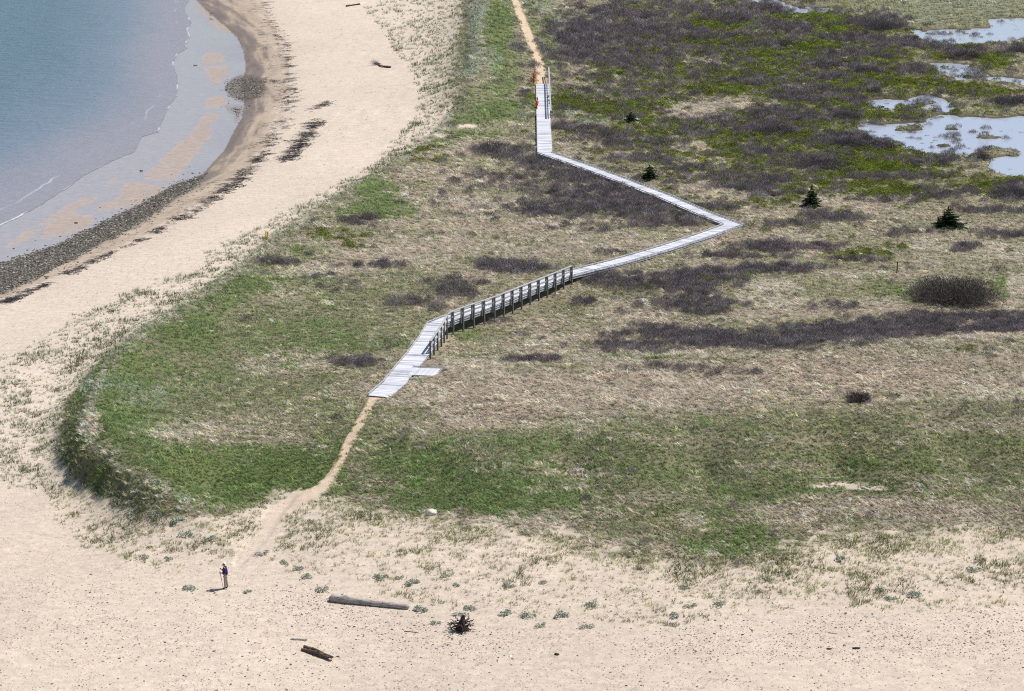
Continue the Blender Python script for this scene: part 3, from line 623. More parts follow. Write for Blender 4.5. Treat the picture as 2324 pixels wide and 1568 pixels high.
l2 = sd_ - 34 - 9 * w1
foam = np.maximum(foam, .55 * np.exp(-(l2 / 1.3) ** 2) * sstep(.15, .6, fbm(sx[used], sy[used], 8, 531, 2)))
set_color(me, 'sea', np.stack([deep, edge, np.clip(foam, 0, 1)], -1))
def sea_mat():
    m, N, L = newmat('sea_water')
    o = N.new('ShaderNodeOutputMaterial'); b = N.new('ShaderNodeBsdfPrincipled')
    g = N.new('ShaderNodeAttribute'); g.attribute_name = 'sea'; sep = N.new('ShaderNodeSeparateColor'); L.new(g.outputs['Color'], sep.inputs[0])
    cr = N.new('ShaderNodeValToRGB'); e = cr.color_ramp.elements
    e[0].position = 0; e[0].color = (.285, .275, .32, 1); e[1].position = 1; e[1].color = (.10, .185, .25, 1)
    x = e.new(.35); x.color = (.17, .225, .30, 1)
    L.new(sep.outputs[0], cr.inputs[0])
    fm = N.new('ShaderNodeMix'); fm.data_type = 'RGBA'; L.new(sep.outputs[2], fm.inputs[0]); L.new(cr.outputs[0], fm.inputs[6]); fm.inputs[7].default_value = (.8, .8, .8, 1)
    L.new(fm.outputs[2], b.inputs['Base Color'])
    b.inputs['Roughness'].default_value = .2; b.inputs['IOR'].default_value = 1.33; b.inputs['Specular IOR Level'].default_value = .5
    tc = N.new('ShaderNodeTexCoord'); mp = N.new('ShaderNodeMapping'); mp.inputs['Scale'].default_value = (.28, .8, 1); mp.inputs['Rotation'].default_value = (0, 0, .15)
    L.new(tc.outputs['Object'], mp.inputs[0])
    n = N.new('ShaderNodeTexNoise'); n.inputs['Scale'].default_value = .8; n.inputs['Detail'].default_value = 4; n.inputs['Roughness'].default_value = .72; L.new(mp.outputs[0], n.inputs['Vector'])
    bp = N.new('ShaderNodeBump'); bp.inputs['Distance'].default_value = 1.5
    st = N.new('ShaderNodeMapRange'); st.inputs['To Min'].default_value = .5; st.inputs['To Max'].default_value = 1.0; L.new(sep.outputs[0], st.inputs['Value']); L.new(st.outputs[0], bp.inputs['Strength'])
    L.new(n.outputs['Fac'], bp.inputs['Height']); L.new(bp.outputs[0], b.inputs['Normal'])
    tr = N.new('ShaderNodeBsdfTransparent'); ms = N.new('ShaderNodeMixShader'); mx = N.new('ShaderNodeMath'); mx.operation = 'MAXIMUM'
    L.new(sep.outputs[1], mx.inputs[0]); L.new(sep.outputs[2], mx.inputs[1]); L.new(mx.outputs[0], ms.inputs[0]); L.new(tr.outputs[0], ms.inputs[1]); L.new(b.outputs[0], ms.inputs[2])
    L.new(ms.outputs[0], o.inputs[0])
    return m
me.materials.append(sea_mat())
ob = bpy.data.objects.new('sea', me); COL.objects.link(ob); tag(ob, 'calm blue grey sea lapping over the flats', 'sea', kind='structure')

# ------------------------------------------------------------------ marsh water
pu = np.arange(1620, 2640, 12.0); pv = np.arange(440, -40, -8.0)
A, B_ = np.meshgrid(pu, pv); SX, SYY = at_z(A, B_, -.13)
def pond_mat():
    m, N, L = newmat('marsh_water')
    o = N.new('ShaderNodeOutputMaterial'); b = N.new('ShaderNodeBsdfPrincipled')
    b.inputs['Base Color'].default_value = (.42, .45, .54, 1); b.inputs['Roughness'].default_value = .07; b.inputs['IOR'].default_value = 1.33
    b.inputs['Specular IOR Level'].default_value = .8
    tc = N.new('ShaderNodeTexCoord'); n = N.new('ShaderNodeTexNoise'); n.inputs['Scale'].default_value = 2.2; n.inputs['Detail'].default_value = 4; L.new(tc.outputs['Object'], n.inputs['Vector'])
    bp = N.new('ShaderNodeBump'); bp.inputs['Strength'].default_value = .18; bp.inputs['Distance'].default_value = .08; L.new(n.outputs['Fac'], bp.inputs['Height']); L.new(bp.outputs[0], b.inputs['Normal'])
    L.new(b.outputs[0], o.inputs[0]); return m
me, _ = grid_mesh('pond_water', SX.ravel(), SYY.ravel(), np.full(SX.size, -.13), *A.shape)
me.materials.append(pond_mat())
ob = bpy.data.objects.new('pond_water', me); COL.objects.link(ob); tag(ob, 'shallow sky blue water lying in the marsh hollows', 'water', kind='structure')

# ------------------------------------------------------------------ plant prototypes for the ground cover
def proto_coll(name, makers, mat):
    c = bpy.data.collections.new(name)
    for i, mb in enumerate(makers):
        ob = bpy.data.objects.new(name + '_%02d' % i, mb.mesh(name, mat)); c.objects.link(ob)
    return c

def grass_tuft(n, rad, lmin, lmax, lean, spread, width, seg=3):
    """blades in wind combed locks of five"""
    mb = MB()
    for _ in range(n // 5):
        a = random.uniform(0, 2 * math.pi); r = rad * math.sqrt(random.random())
        bx_, by_ = r * math.cos(a), r * math.sin(a)
        th0 = random.gauss(0, spread); l0 = random.uniform(lmin, lmax); up0 = random.uniform(.5, 1.0); rn = random.random()
        sv = np.array([random.gauss(0, 1), random.gauss(0, 1), .25])
        for _k in range(5):
            th = th0 + random.gauss(0, .13); l = l0 * random.uniform(.8, 1.1); up = up0 * random.uniform(.9, 1.1)
            d0 = np.array([.28 * lean * math.cos(th) + random.gauss(0, .06), .28 * math.sin(th) * lean + random.gauss(0, .06), up])
            bend = np.array([lean * math.cos(th) * .8, lean * math.sin(th) * .8, -.38 * lean * up])
            s = np.cross(d0, sv + rdir() * .5); s /= np.linalg.norm(s)
            mb.blade((bx_ + random.gauss(0, .035), by_ + random.gauss(0, .035), -.06), d0, l, width * random.uniform(.7, 1.3), bend, s, seg, min(1, max(0, rn + random.gauss(0, .12))))
    return mb

def fan_tuft(n, rad, lmin, lmax, width):
    mb = MB()
    for _ in range(n):
        a = random.uniform(0, 2 * math.pi); r = rad * math.sqrt(random.random())
        k = random.uniform(.05, .5)
        d0 = np.array([k * math.cos(a) + .12, k * math.sin(a), 1.0]); d0 /= np.linalg.norm(d0)
        s = np.cross(d0, [random.gauss(0, 1), random.gauss(0, 1), .1]); s /= np.linalg.norm(s)
        mb.blade((r * math.cos(a), r * math.sin(a), -.05), d0, random.uniform(lmin, lmax), width * random.uniform(.7, 1.3), (.15 * math.cos(a) + .1, .15 * math.sin(a), -.15), s, 3, random.random())
    return mb

def twig_mound(n, rx, h, wid, ln, leaf=0, lsize=.05):
    mb = MB()
    for _ in range(n):
        a = random.uniform(0, 2 * math.pi); r = math.sqrt(random.random()); z = h * math.sqrt(max(0, 1 - r * r)) * random.uniform(.35, 1)
        c = np.array([rx * r * math.cos(a), rx * r * math.sin(a), z])
        d = np.array([.5 * r * math.cos(a) + random.gauss(0, .35), .5 * r * math.sin(a) + random.gauss(0, .35), random.uniform(.4, 1)]); d /= np.linalg.norm(d)
        s = np.cross(d, rdir()); s /= np.linalg.norm(s)
        l = ln * random.uniform(.6, 1.3)
        mb.blade(c - d * l * .5, d, l, wid * random.uniform(.6, 1.3), rdir() * .15, s, 2, random.random(), False)
    for _ in range(leaf):
        a = random.uniform(0, 2 * math.pi); r = math.sqrt(random.random()); z = h * math.sqrt(max(0, 1 - r * r)) * random.uniform(.6, 1.05)
        d = rdir(); s = np.cross(d, rdir()); s /= np.linalg.norm(s)
        mb.quad((rx * r * math.cos(a), rx * r * math.sin(a), z), d * lsize * random.uniform(.6, 1.3), s * lsize * .6, random.random())
    return mb

LEAF = tint_mat('grass_blade', trans=.4, rough=.42, spec=.4, lo=.35, hi=1.75)
STRAWM = tint_mat('dry_blade', trans=.22, rough=.6, spec=.2, lo=.45, hi=1.45)
TWIGM = tint_mat('twig_bark', trans=.1, rough=.7, spec=.15, lo=.5, hi=1.6)
LIMEM = tint_mat('young_leaf', trans=.35, rough=.5, spec=.25)
P_GREEN = proto_coll('green_grass_tuft', [grass_tuft(75, .40, .25, .55, .42, .8, .026) for _ in range(7)], LEAF)
P_STRAW = proto_coll('dry_grass_tuft', [grass_tuft(75, .42, .28, .64, .66, .8, .026) for _ in range(7)], STRAWM)
P_FAN = proto_coll('young_grass_tuft', [fan_tuft(q_, r_, .2, .46, .024) for q_, r_ in ((8, .05), (12, .08), (15, .12), (20, .16), (26, .24), (9, .06), (18, .10))], LEAF)
P_TWIG = proto_coll('twig_mound', [twig_mound(150, .6, .55, .02, .3, 12, .035) for _ in range(4)], TWIGM)
P_LEAF = proto_coll('leafy_mound', [twig_mound(25, .55, .45, .02, .25, 130, .045) for _ in range(4)], LIMEM)

def instancer(name, P, rot, scl, tint, coll, nproto, label, cat, pick=None):
    P = np.asarray(P, np.float32); n = len(P)
    me = bpy.data.meshes.new(name); me.vertices.add(n); me.vertices.foreach_set('co', P.ravel())
    a = me.attributes.new('rot', 'FLOAT_VECTOR', 'POINT'); a.data.foreach_set('vector', np.asarray(rot, np.float32).ravel())
    a = me.attributes.new('scl', 'FLOAT_VECTOR', 'POINT'); a.data.foreach_set('vector', np.asarray(scl, np.float32).ravel())
    a = me.attributes.new('pick', 'INT', 'POINT'); a.data.foreach_set('value', RNG.integers(0, nproto, n).astype(np.int32))
    set_color(me, 'tint', np.asarray(tint, np.float32))
    ob = bpy.data.objects.new(name, me); COL.objects.link(ob); tag(ob, label, cat, kind='stuff')
    g = bpy.data.node_groups.new(name, 'GeometryNodeTree')
    g.interface.new_socket('Geometry', in_out='INPUT', socket_type='NodeSocketGeometry'); g.interface.new_socket('Geometry', in_out='OUTPUT', socket_type='NodeSocketGeometry')
    N, L = g.nodes, g.links
    gi = N.new('NodeGroupInput'); go = N.new('NodeGroupOutput'); ip = N.new('GeometryNodeInstanceOnPoints'); ci = N.new('GeometryNodeCollectionInfo')
    ci.inputs['Collection'].default_value = coll; ci.inputs['Separate Children'].default_value = True; ci.inputs['Reset Children'].default_value = True
    def na(nm, ty):
        k = N.new('GeometryNodeInputNamedAttribute'); k.data_type = ty; k.inputs['Name'].default_value = nm; return [s for s in k.outputs if s.enabled and s.name == 'Attribute'][0]
    L.new(gi.outputs[0], ip.inputs['Points']); L.new(ci.outputs[0], ip.inputs['Instance']); ip.inputs['Pick Instance'].default_value = True
    L.new(na('pick', 'INT'), ip.inputs['Instance Index'])
    er = N.new('FunctionNodeEulerToRotation'); L.new(na('rot', 'FLOAT_VECTOR'), er.inputs[0]); L.new(er.outputs[0], ip.inputs['Rotation'])
    L.new(na('scl', 'FLOAT_VECTOR'), ip.inputs['Scale'])
    L.new(ip.outputs[0], go.inputs[0])
    md = ob.modifiers.new('scatter', 'NODES'); md.node_group = g
    return ob

# candidates: a jittered net over the land, finer near the viewer
def net(du, dv, u0=-420, u1=2800, v0=-55, v1=1500):
    a, b = np.meshgrid(np.arange(u0, u1, du), np.arange(v0, v1, dv))
    a = a + RNG.uniform(-.5, .5, a.shape) * du + (np.arange(a.shape[0]) % 2)[:, None] * du / 2; b = b + RNG.uniform(-.5, .5, b.shape) * dv
    x, y = at_z(a.ravel(), b.ravel(), 0.8)
    return x, y

TINT = {'G': (.200, .275, .095), 'M': (.335, .335, .195), 'S': (.58, .51, .41), 'P': (.60, .55, .44), 'D': (.215, .185, .185), 'L': (.170, .205, .030), 'B': (.33, .39, .29)}
x, y = net(7.5, 3.6, v1=1300)
z = height(x, y)
u, v, W, dens, sparse, sd = veg(x, y, z)
pf = np.full(len(x), -9.0); m = (u > 1600) & (v < 440); pf[m] = pond_field(x[m], y[m])
bd, bz, bg = bw_dist(x, y)
bd = np.where(inside(u, v, [(930,828),(1016,830),(998,856),(915,854)]), 0, bd)
clump = fbm(x, y, 1.3, 601, 2)
ok = (RNG.random(len(x)) < dens * 1.02) & ((pf < -1.5) | (RNG.random(len(x)) < .10 + .75 * sstep(-.05, .4, fbm(x, y, 3.0, 605, 3)))) & (bd > 1.12)
W2 = W.copy(); W2[:, TI['N']] = 0; W2[pf > -1.5] *= np.array([1, 1, .2, .1, 1.2, .3, .3, 0])
W2 = np.maximum(W2, 0); W2 **= 1.15; W2 /= W2.sum(1, keepdims=True) + 1e-9
cum = np.cumsum(W2, 1); ty = (RNG.random(len(x))[:, None] > cum).sum(1); ty = np.minimum(ty, 6)
LEANF = fbm(x, y, 12, 611, 2); LEAN2 = fbm(x, y, 2.5, 621, 2)
s20 = np.clip(20 / px_per_m(v), .75, 1.7)
def put(sel, name, coll, n, label, cat, size, lean0, leanv, hs=1.0, bright=.32):
    k = np.where(sel)[0]
    c = np.array([TINT[TY[t]] for t in ty[k]])
    br = np.exp(RNG.normal(0, bright, len(k)) * .8 + .30 * clump[k])[:, None]
    hue = 1 + RNG.normal(0, .035, (len(k), 3))
    rot = np.stack([RNG.normal(0, .10, len(k)), RNG.normal(0, .10, len(k)), lean0 + leanv * LEANF[k] + 1.1 * LEAN2[k] + RNG.normal(0, .35, len(k))], -1)
    sc = size * s20[k] * RNG.uniform(.7, 1.25, len(k)) * (1 + .3 * clump[k])
    scl = np.stack([sc, sc, sc * hs * RNG.uniform(.8, 1.2, len(k))], -1)
    return instancer(name, np.stack([x[k], y[k], z[k]], -1), rot, scl, np.clip(c * br * hue, 0, .85), coll, n, label, cat)
isG = np.isin(ty, [TI['G'], TI['M'], TI['B']]); isS = np.isin(ty, [TI['S'], TI['P']]); isD = ty == TI['D']; isL = ty == TI['L']
WIND = math.pi - .5
put(ok & isG, 'dune_grass', P_GREEN, 7, 'green dune grass bent by the wind', 'grass', .85, WIND, 1.2, .85)
put(ok & isS, 'dry_grass', P_STRAW, 7, 'pale dry straw coloured grass', 'grass', .85, WIND + .4, 1.4, .75)
put(ok & isD, 'shrub_thicket', P_TWIG, 4, 'dark leafless low shrubs', 'shrubs', .95, 0, 3, 1.0)
put(ok & isL, 'marsh_greenery', P_LEAF, 4, 'low lime green leafy undergrowth of the marsh', 'undergrowth', .85, 0, 3, .9)

# loose young tufts on the open sand
x, y = net(7, 4.4, v1=1440)
z = height(x, y)
u, v, W, dens, sparse, sd = veg(x, y, z)
bd, _, _ = bw_dist(x, y)
cl = fbm(x, y, 2.2, 631, 3); cl2 = fbm(x, y, .9, 641, 2)
pr = np.minimum(1, sparse * 1.7) * (1 - dens) * (.25 + .75 * sstep(-.5, .4, cl + .8 * cl2 + (sparse - .35) * .9))
ok = (RNG.random(len(x)) < pr) & (bd > 1.3)
k = np.where(ok)[0]
s20 = np.clip(24 / px_per_m(v[k]), .8, 1.7)
dark = sstep(-.2, .5, cl[k])
c = np.array([.26, .30, .105]) * (1 - dark[:, None] * .40) * np.exp(RNG.normal(0, .2, len(k)))[:, None] * (1 + RNG.normal(0, .06, (len(k), 3)))
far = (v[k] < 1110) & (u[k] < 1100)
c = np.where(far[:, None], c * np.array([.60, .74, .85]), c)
sc = s20 * RNG.uniform(.6, 1.2, len(k)) * (.95 + .5 * dark)
rot = np.stack([RNG.normal(0, .1, len(k)), RNG.normal(0, .1, len(k)), RNG.uniform(0, 6.3, len(k))], -1)
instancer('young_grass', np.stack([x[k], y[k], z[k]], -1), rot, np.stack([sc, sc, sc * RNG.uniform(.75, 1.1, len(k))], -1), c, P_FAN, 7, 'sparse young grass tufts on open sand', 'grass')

# ------------------------------------------------------------------ stones, weed and litter
def pebble():
    bm = bmesh.new(); bmesh.ops.create_icosphere(bm, subdivisions=1, radius=.5)
    for q in bm.verts: q.co = q.co * random.uniform(.8, 1.15); q.co.z *= .55
    mb = MB(); mb.add([q.co[:] for q in bm.verts], [[w.index for w in f.verts] for f in bm.faces], random.random()); bm.free()
    return mb
def weed(n, ln, wd):
    mb = MB()
    for _ in range(n):
        a = random.uniform(0, 6.28); d = np.array([math.cos(a), .6 * math.sin(a), random.uniform(0, .12)])
        mb.blade((random.gauss(0, .22), random.gauss(0, .15), random.uniform(.0, .06)), d, ln * random.uniform(.5, 1.2), wd * random.uniform(.6, 1.5), (random.gauss(0, .4), random.gauss(0, .4), -.1), (-math.sin(a), math.cos(a), random.uniform(-.4, .4)), 3, random.random(), False)
    return mb
STONE = tint_mat('stone', trans=0, rough=.75, spec=.3, lo=.8, hi=1.2)
WEEDM = tint_mat('dried_weed', trans=.05, rough=.6, spec=.3)
P_PEB = proto_coll('pebble', [pebble() for _ in range(5)], STONE)
P_WEED = proto_coll('weed_clump', [weed(8, .34, .05) for _ in range(4)], WEEDM)
P_TWG = proto_coll('twig_litter', [weed(random.choice((1, 2, 3)), .22, .022) for _ in range(5)], WEEDM)
SCOL = np.array([(.10, .088, .068), (.17, .155, .12), (.06, .055, .048), (.22, .20, .17), (.14, .10, .075), (.30, .28, .25), (.12, .125, .115)])
# shingle at the low tide mark
x, y = net(3.0, 1.9, -380, 640, 150, 860)
z = height(x, y); u, v = to_uv(x, y, z); w1 = fbm(x, y, 2, 701, 2)
e = np.maximum.reduce([sdf(u + 6 * w1, v + 4 * w1, PB) + 3, (sdf(u + 8 * w1, v + 5 * w1, PB2) + 1), sdf(u, v, PB3) - 6])
ok = RNG.random(len(x)) < np.where(e > 0, .30 + .7 * sstep(0, 5, e), .16 * np.exp(e / 5.0))
k = np.where(ok)[0]; sz = RNG.gamma(3, .045, len(k)) + .05
sz = np.minimum(sz, .38)
instancer('shingle', np.stack([x[k], y[k], z[k] + .02], -1), RNG.uniform(0, 6.28, (len(k), 3)) * [.05, .05, 1], np.stack([sz * 1.3, sz, sz], -1),
          SCOL[RNG.integers(0, 7, len(k))] * RNG.uniform(.75, 1.4, (len(k), 1)), P_PEB, 5, 'olive brown shingle stones along the low tide line', 'shingle')
# pebbles on the near beach
PZ = [([(560,1345),(690,1325),(780,1350),(940,1385),(1030,1420),(1180,1450),(1150,1500),(960,1490),(820,1450),(640,1400)], .55), ([(1380,1450),(1500,1430),(1700,1415),(1900,1392),(2100,1385),(2324,1375),(2800,1360),(2800,1500),(2324,1500),(1900,1500),(1500,1500)], .5), ([(540,1290),(590,1300),(600,1340),(540,1330)], .25)]
x, y = net(5.2, 3.4, -200, 2700, 1270, 1700)
z = height(x, y); u, v = to_uv(x, y, z); w1 = fbm(x, y, 2.5, 711, 3); w2 = fbm(x, y, 8, 721, 2)
pr = np.full(len(x), .05) + .10 * sstep(-.1, .5, w2)
for p, s in PZ: pr = np.maximum(pr, s * sstep(-25, 25, sdf(u + 20 * w1, v + 10 * w1, p)) * (.5 + .5 * sstep(-.5, .4, w1)))
pr *= sstep(1290, 1345, v + 14 * w1)
k = np.where(RNG.random(len(x)) < pr)[0]; sz = np.minimum(RNG.gamma(2.5, .018, len(k)) + .03, .18)
PC = np.array([(.30, .20, .17), (.18, .15, .14), (.10, .09, .10), (.62, .57, .52), (.34, .27, .20), (.24, .23, .25), (.48, .38, .30), (.70, .67, .62)])
instancer('pebbles', np.stack([x[k], y[k], z[k] + .008], -1), RNG.uniform(0, 6.28, (len(k), 3)) * [.05, .05, 1], np.stack([sz * 1.3, sz, sz], -1),
          PC[RNG.integers(0, 8, len(k))] * RNG.uniform(.7, 1.2, (len(k), 1)), P_PEB, 5, 'small mixed pebbles strewn over pale sand', 'pebbles')
# litter of bits of weed and twig on all dry sand
x, y = net(9.5, 5.2, -300, 2700, -50, 1700)
z = height(x, y); u, v, W, dens, sparse, sd = veg(x, y, z); w1 = fbm(x, y, 4, 731, 3)
fl = inside(u, v, BEP) | inside(u, v, PB)
pr = (1 - dens) * (~fl) * (.10 + .5 * sstep(-.15, .5, w1)); pr = pr * np.where(path_mask(u, v) > .5, .1, 1)
bd, _, _ = bw_dist(x, y); pr = pr * (bd > 2)
k = np.where(RNG.random(len(x)) < pr)[0]; sc = np.clip(26 / px_per_m(v[k]), .8, 2.0) * RNG.uniform(.5, 1.5, len(k))
instancer('strandline_litter', np.stack([x[k], y[k], z[k] + .02], -1), np.stack([RNG.normal(0, .1, len(k)), RNG.normal(0, .1, len(k)), RNG.uniform(0, 6.28, len(k))], -1), np.stack([sc] * 3, -1),
          np.array([.075, .05, .035]) * RNG.uniform(.5, 2.0, (len(k), 1)), P_TWG, 5, 'scattered dark bits of twig and dried weed', 'litter')
# wrack lines
WPTS = []
def wrack(line, n, sp, patchy, smin, smax, thr):
    L = [ (a, b) for a, b in line ]
    for i in range(int(n * 1.6)):
        t = random.random() * (len(L) - 1); j = int(t); f = t - j
        a = L[j][0] + (L[j+1][0] - L[j][0]) * f; b = L[j][1] + (L[j+1][1] - L[j][1]) * f
        if vnoise(np.array([a]), np.array([b]), patchy, 801)[0] < thr: continue
        s = px_per_m(b) / 20
        WPTS.append((a + random.gauss(0, sp * 1.25 * s), b + random.gauss(0, sp * .5 * s), random.uniform(smin, smax) * random.choice((.55, .8, 1))))
WR1 = [(590,-30),(600,20),(628,70),(645,110),(655,150),(662,200),(655,240),(640,280),(615,320),(590,357),(560,388),(540,408),(505,435),(470,460),(390,502)]
wrack(WR1, 420, 9, 16, .6, 1.8, -.35)
wrack([(390,502),(330,540),(250,572),(150,622),(60,662),(0,692),(-300,820)], 230, 4, 14, .5, 1.5, -.1)
wrack([(715,285),(705,300),(695,318),(680,338),(662,355),(645,370)], 150, 9, 12, .8, 2.0, -.3)
wrack([(745,238),(728,246),(708,252)], 26, 6, 20, .8, 1.5, -1)
wrack([(560,-30),(575,20),(590,70),(600,110),(615,150)], 130, 8, 14, .3, .9, -.1)
wrack([(610,178),(630,182)], 16, 8, 20, .7, 1.3, -1)
wrack([(640,190),(640,215),(630,250),(612,275),(600,300),(575,330)], 170, 10, 10, .3, .8, -.1)
wrack([(480,20),(475,30),(482,35)], 14, 2, 20, .4, .7, -1)
wrack([(490,400),(440,432),(380,470),(250,548),(120,612)], 90, 6, 12, .3, .7, .0)
PWD = []
for a, b, s in WPTS:
    X0, Y0 = at_z(a, b, -.4); PWD.append((float(X0), float(Y0), s))
PWD = np.array(PWD); wz = height(PWD[:, 0], PWD[:, 1])
n = len(PWD); PWD[:, 2] *= 1.45
instancer('seaweed_wrack', np.stack([PWD[:, 0], PWD[:, 1], wz + .03], -1), np.stack([np.zeros(n), np.zeros(n), RNG.normal(0, .5, n)], -1), np.stack([PWD[:, 2] * 1.15, PWD[:, 2] * .95, PWD[:, 2] * .8], -1),
          np.array([.030, .024, .022]) * RNG.uniform(.5, 1.8, (n, 1)), P_WEED, 4, 'dark clumps of seaweed in lines along the beach', 'seaweed')

# ------------------------------------------------------------------ boardwalk
WOOD = simple('weathered_grey_wood', (.40, .40, .41), .85, .22, 3.0, .3, (1, 1, 1))
WOODS = simple('weathered_shaded_post_wood', (.14, .135, .135), .85, .3, 6.0, .3)  # posts and balusters: shade of the viewer side put into the wood colour
def plank_mat():
    m, N, L = newmat('weathered_deck_planks')
    o = N.new('ShaderNodeOutputMaterial'); b = N.new('ShaderNodeBsdfPrincipled'); b.inputs['Roughness'].default_value = .75; b.inputs['Specular IOR Level'].default_value = .3
    r = N.new('ShaderNodeAttribute'); r.attribute_name = 'rnd'
    cr = N.new('ShaderNodeValToRGB'); e = cr.color_ramp.elements
    e[0].position = 0; e[0].color = (.27, .275, .295, 1); e[1].position = 1; e[1].color = (.74, .74, .78, 1)
    x_ = e.new(.35); x_.color = (.53, .535, .57, 1)
    tc = N.new('ShaderNodeTexCoord'); ns = N.new('ShaderNodeTexNoise'); ns.inputs['Scale'].default_value = .5; ns.inputs['Detail'].default_value = 6; L.new(tc.outputs['Object'], ns.inputs['Vector'])
    ad = N.new('ShaderNodeMath'); ad.operation = 'MULTIPLY_ADD'; L.new(ns.outputs['Fac'], ad.inputs[0]); ad.inputs[1].default_value = .9
    sb = N.new('ShaderNodeMath'); sb.operation = 'SUBTRACT'; L.new(r.outputs['Fac'], sb.inputs[0]); sb.inputs[1].default_value = .42
    L.new(sb.outputs[0], ad.inputs[2]); L.new(ad.outputs[0], cr.inputs[0])
    L.new(cr.outputs[0], b.inputs['Base Color']); L.new(b.outputs[0], o.inputs[0]); return m
PLANK = plank_mat()
HW = .95
C3 = np.array(BWX)
def off_line(d):
    out = []
    for i in range(len(C3)):
        a = C3[max(i - 1, 0)][:2]; b = C3[i][:2]; c = C3[min(i + 1, len(C3) - 1)][:2]
        t1 = (b - a) / (np.linalg.norm(b - a) + 1e-9) if i > 0 else (c - b) / np.linalg.norm(c - b)
        t2 = (c - b) / (np.linalg.norm(c - b) + 1e-9) if i < len(C3) - 1 else t1
        n1 = np.array([-t1[1], t1[0]]); n2 = np.array([-t2[1], t2[0]])
        m = n1 + n2; m /= np.linalg.norm(m); k = d / max(.35, m @ n1)
        k = max(-2.4 * abs(d), min(2.4 * abs(d), k))
        out.append(np.array([b[0] + m[0] * k, b[1] + m[1] * k, C3[i][2]]))
    return out
LN, RN = off_line(HW), off_line(-HW)      # LN: the side turned to the viewer along the bridge
bw = empty('boardwalk', tuple(C3[16] - [0, 0, .8]), 'long grey plank boardwalk zigzagging through the dune grass', 'boardwalk')
BWO = np.array(bw.location)
def bpart(mb, name, mat, label=None):
    mb.v = [tuple(np.array(p) - BWO) for p in mb.v]
    ob = mb.build(name, mat, bw)
    if label: ob['label'] = label
    return ob
runs = [(0, 2), (2, 7), (7, 12), (12, 16), (16, 21)]
for r0, r1 in runs:
    mb = MB()
    for i in range(r0, r1):
        Ln = np.linalg.norm(C3[i + 1] - C3[i]); n = max(2, int(Ln / .19))
        for k in range(n):
            t0, t1 = k / n, (k + .93) / n
            dz = random.gauss(0, .004); ov = random.uniform(0, .03)
            q = []
            for (Aa, Bb, sg) in ((LN[i], LN[i + 1], 1), (RN[i], RN[i + 1], -1)):
                for t in (t0, t1): q.append(Aa + (Bb - Aa) * t)
            a0, a1, b0, b1 = q
            e = (a0 - b0); e /= np.linalg.norm(e)
            a0 = a0 + e * ov; a1 = a1 + e * ov
            top = [p + np.array([0, 0, dz]) for p in (a0, a1, b1, b0)]; bot = [p - np.array([0, 0, .045]) for p in (a0, a1, b1, b0)]
            mb.add(top + bot, [(3, 2, 1, 0), (4, 5, 6, 7), (0, 1, 5, 4), (2, 3, 7, 6), (1, 2, 6, 5), (3, 0, 4, 7)], min(1, max(0, random.gauss(.5, .24))))
    bpart(mb, 'deck', PLANK)
def edge_pts(line, i0, i1, inset=0, dz=0):
    o = []
    for i in range(i0, i1 + 1):
        d = np.array(C3[i]) - line[i]; d[2] = 0; d /= np.linalg.norm(d) + 1e-9
        o.append(line[i] + d * inset + np.array([0, 0, dz]))
    return o
def run_beam(P, wd, h):
    mb = MB()
    for a, b in zip(P[:-1], P[1:]): mb.beam(a, b, wd, h)
    return mb
bpart(run_beam(edge_pts(LN, 0, 21, .06, -.17), .05, .22), 'side_beam', WOOD)
bpart(run_beam(edge_pts(RN, 0, 21, .06, -.17), .05, .22), 'side_beam', WOOD)
# low kerb rails carried on blocks
def kerb(line, i0, i1):
    P = edge_pts(line, i0, i1, .05, .13); mb = run_beam(P, .09, .07)
    for a, b in zip(P[:-1], P[1:]):
        L_ = np.linalg.norm(b - a)
        for k in range(int(L_ / 1.5) + 1): mb.box(a + (b - a) * min(1, k * 1.5 / L_) - np.array([0, 0, .065]), .09, .09, .066)
    bpart(mb, 'kerb_rail', WOOD)
kerb(RN, 1, 21); kerb(LN, 2, 12); kerb(LN, 12, 18)
def walk_pts(P, step, start=0):
    o = []; acc = start; d0 = 0
    for a, b in zip(P[:-1], P[1:]):
        L_ = np.linalg.norm(b - a)
        while acc <= d0 + L_:
            o.append((a + (b - a) * (acc - d0) / L_, (b - a) / L_)); acc += step
        d0 += L_
    return o
def hgt(x, y): return float(height(np.array([x]), np.array([y]))[0])
def railing(P, step, pair):
    for p, d in walk_pts(P, step):
        zg = min(hgt(p[0], p[1]), p[2] - .3) - .3
        mb = MB(); mb.box((p[0], p[1], (p[2] + 1.06 + zg) / 2), .15, .13, p[2] + 1.06 - zg, np.array([[d[0], d[1], 0], [-d[1], d[0], 0], [0, 0, 1]]))
        bpart(mb, 'post', WOODS)
        if pair:
            q = p + d * .30
            mb = MB(); mb.box((q[0], q[1], q[2] + .36), .12, .09, 1.40, np.array([[d[0], d[1], 0], [-d[1], d[0], 0], [0, 0, 1]]))
            bpart(mb, 'baluster', WOODS)
    ins = lambda z, k: [p + np.array([0, 0, z]) for p in k]
    bpart(run_beam(ins(1.09, P), .20, .06), 'handrail', WOOD)
    bpart(run_beam(ins(.58, P), .05, .16), 'middle_rail', WOOD)
Pb = edge_pts(LN, 12, 16, -.06); railing(Pb, 1.62, True)
Pc = edge_pts(LN, 16, 18, -.06); Pc[0] = Pc[0] + (Pc[1] - Pc[0]) / np.linalg.norm(Pc[1] - Pc[0]) * .9
railing(Pc, 1.75, False)
s0 = LN[0] + (LN[1] - LN[0]) * .0; up = LN[0] + (LN[0] - LN[1]) * .32
Pf = [up + np.array([.06, 0, .12]), LN[0] + np.array([.06, 0, 0]), LN[1] + np.array([.06, 0, 0]), LN[1] + (LN[2] - LN[1]) * .12 + np.array([.06, 0, 0])]
railing(Pf, 1.9, False)
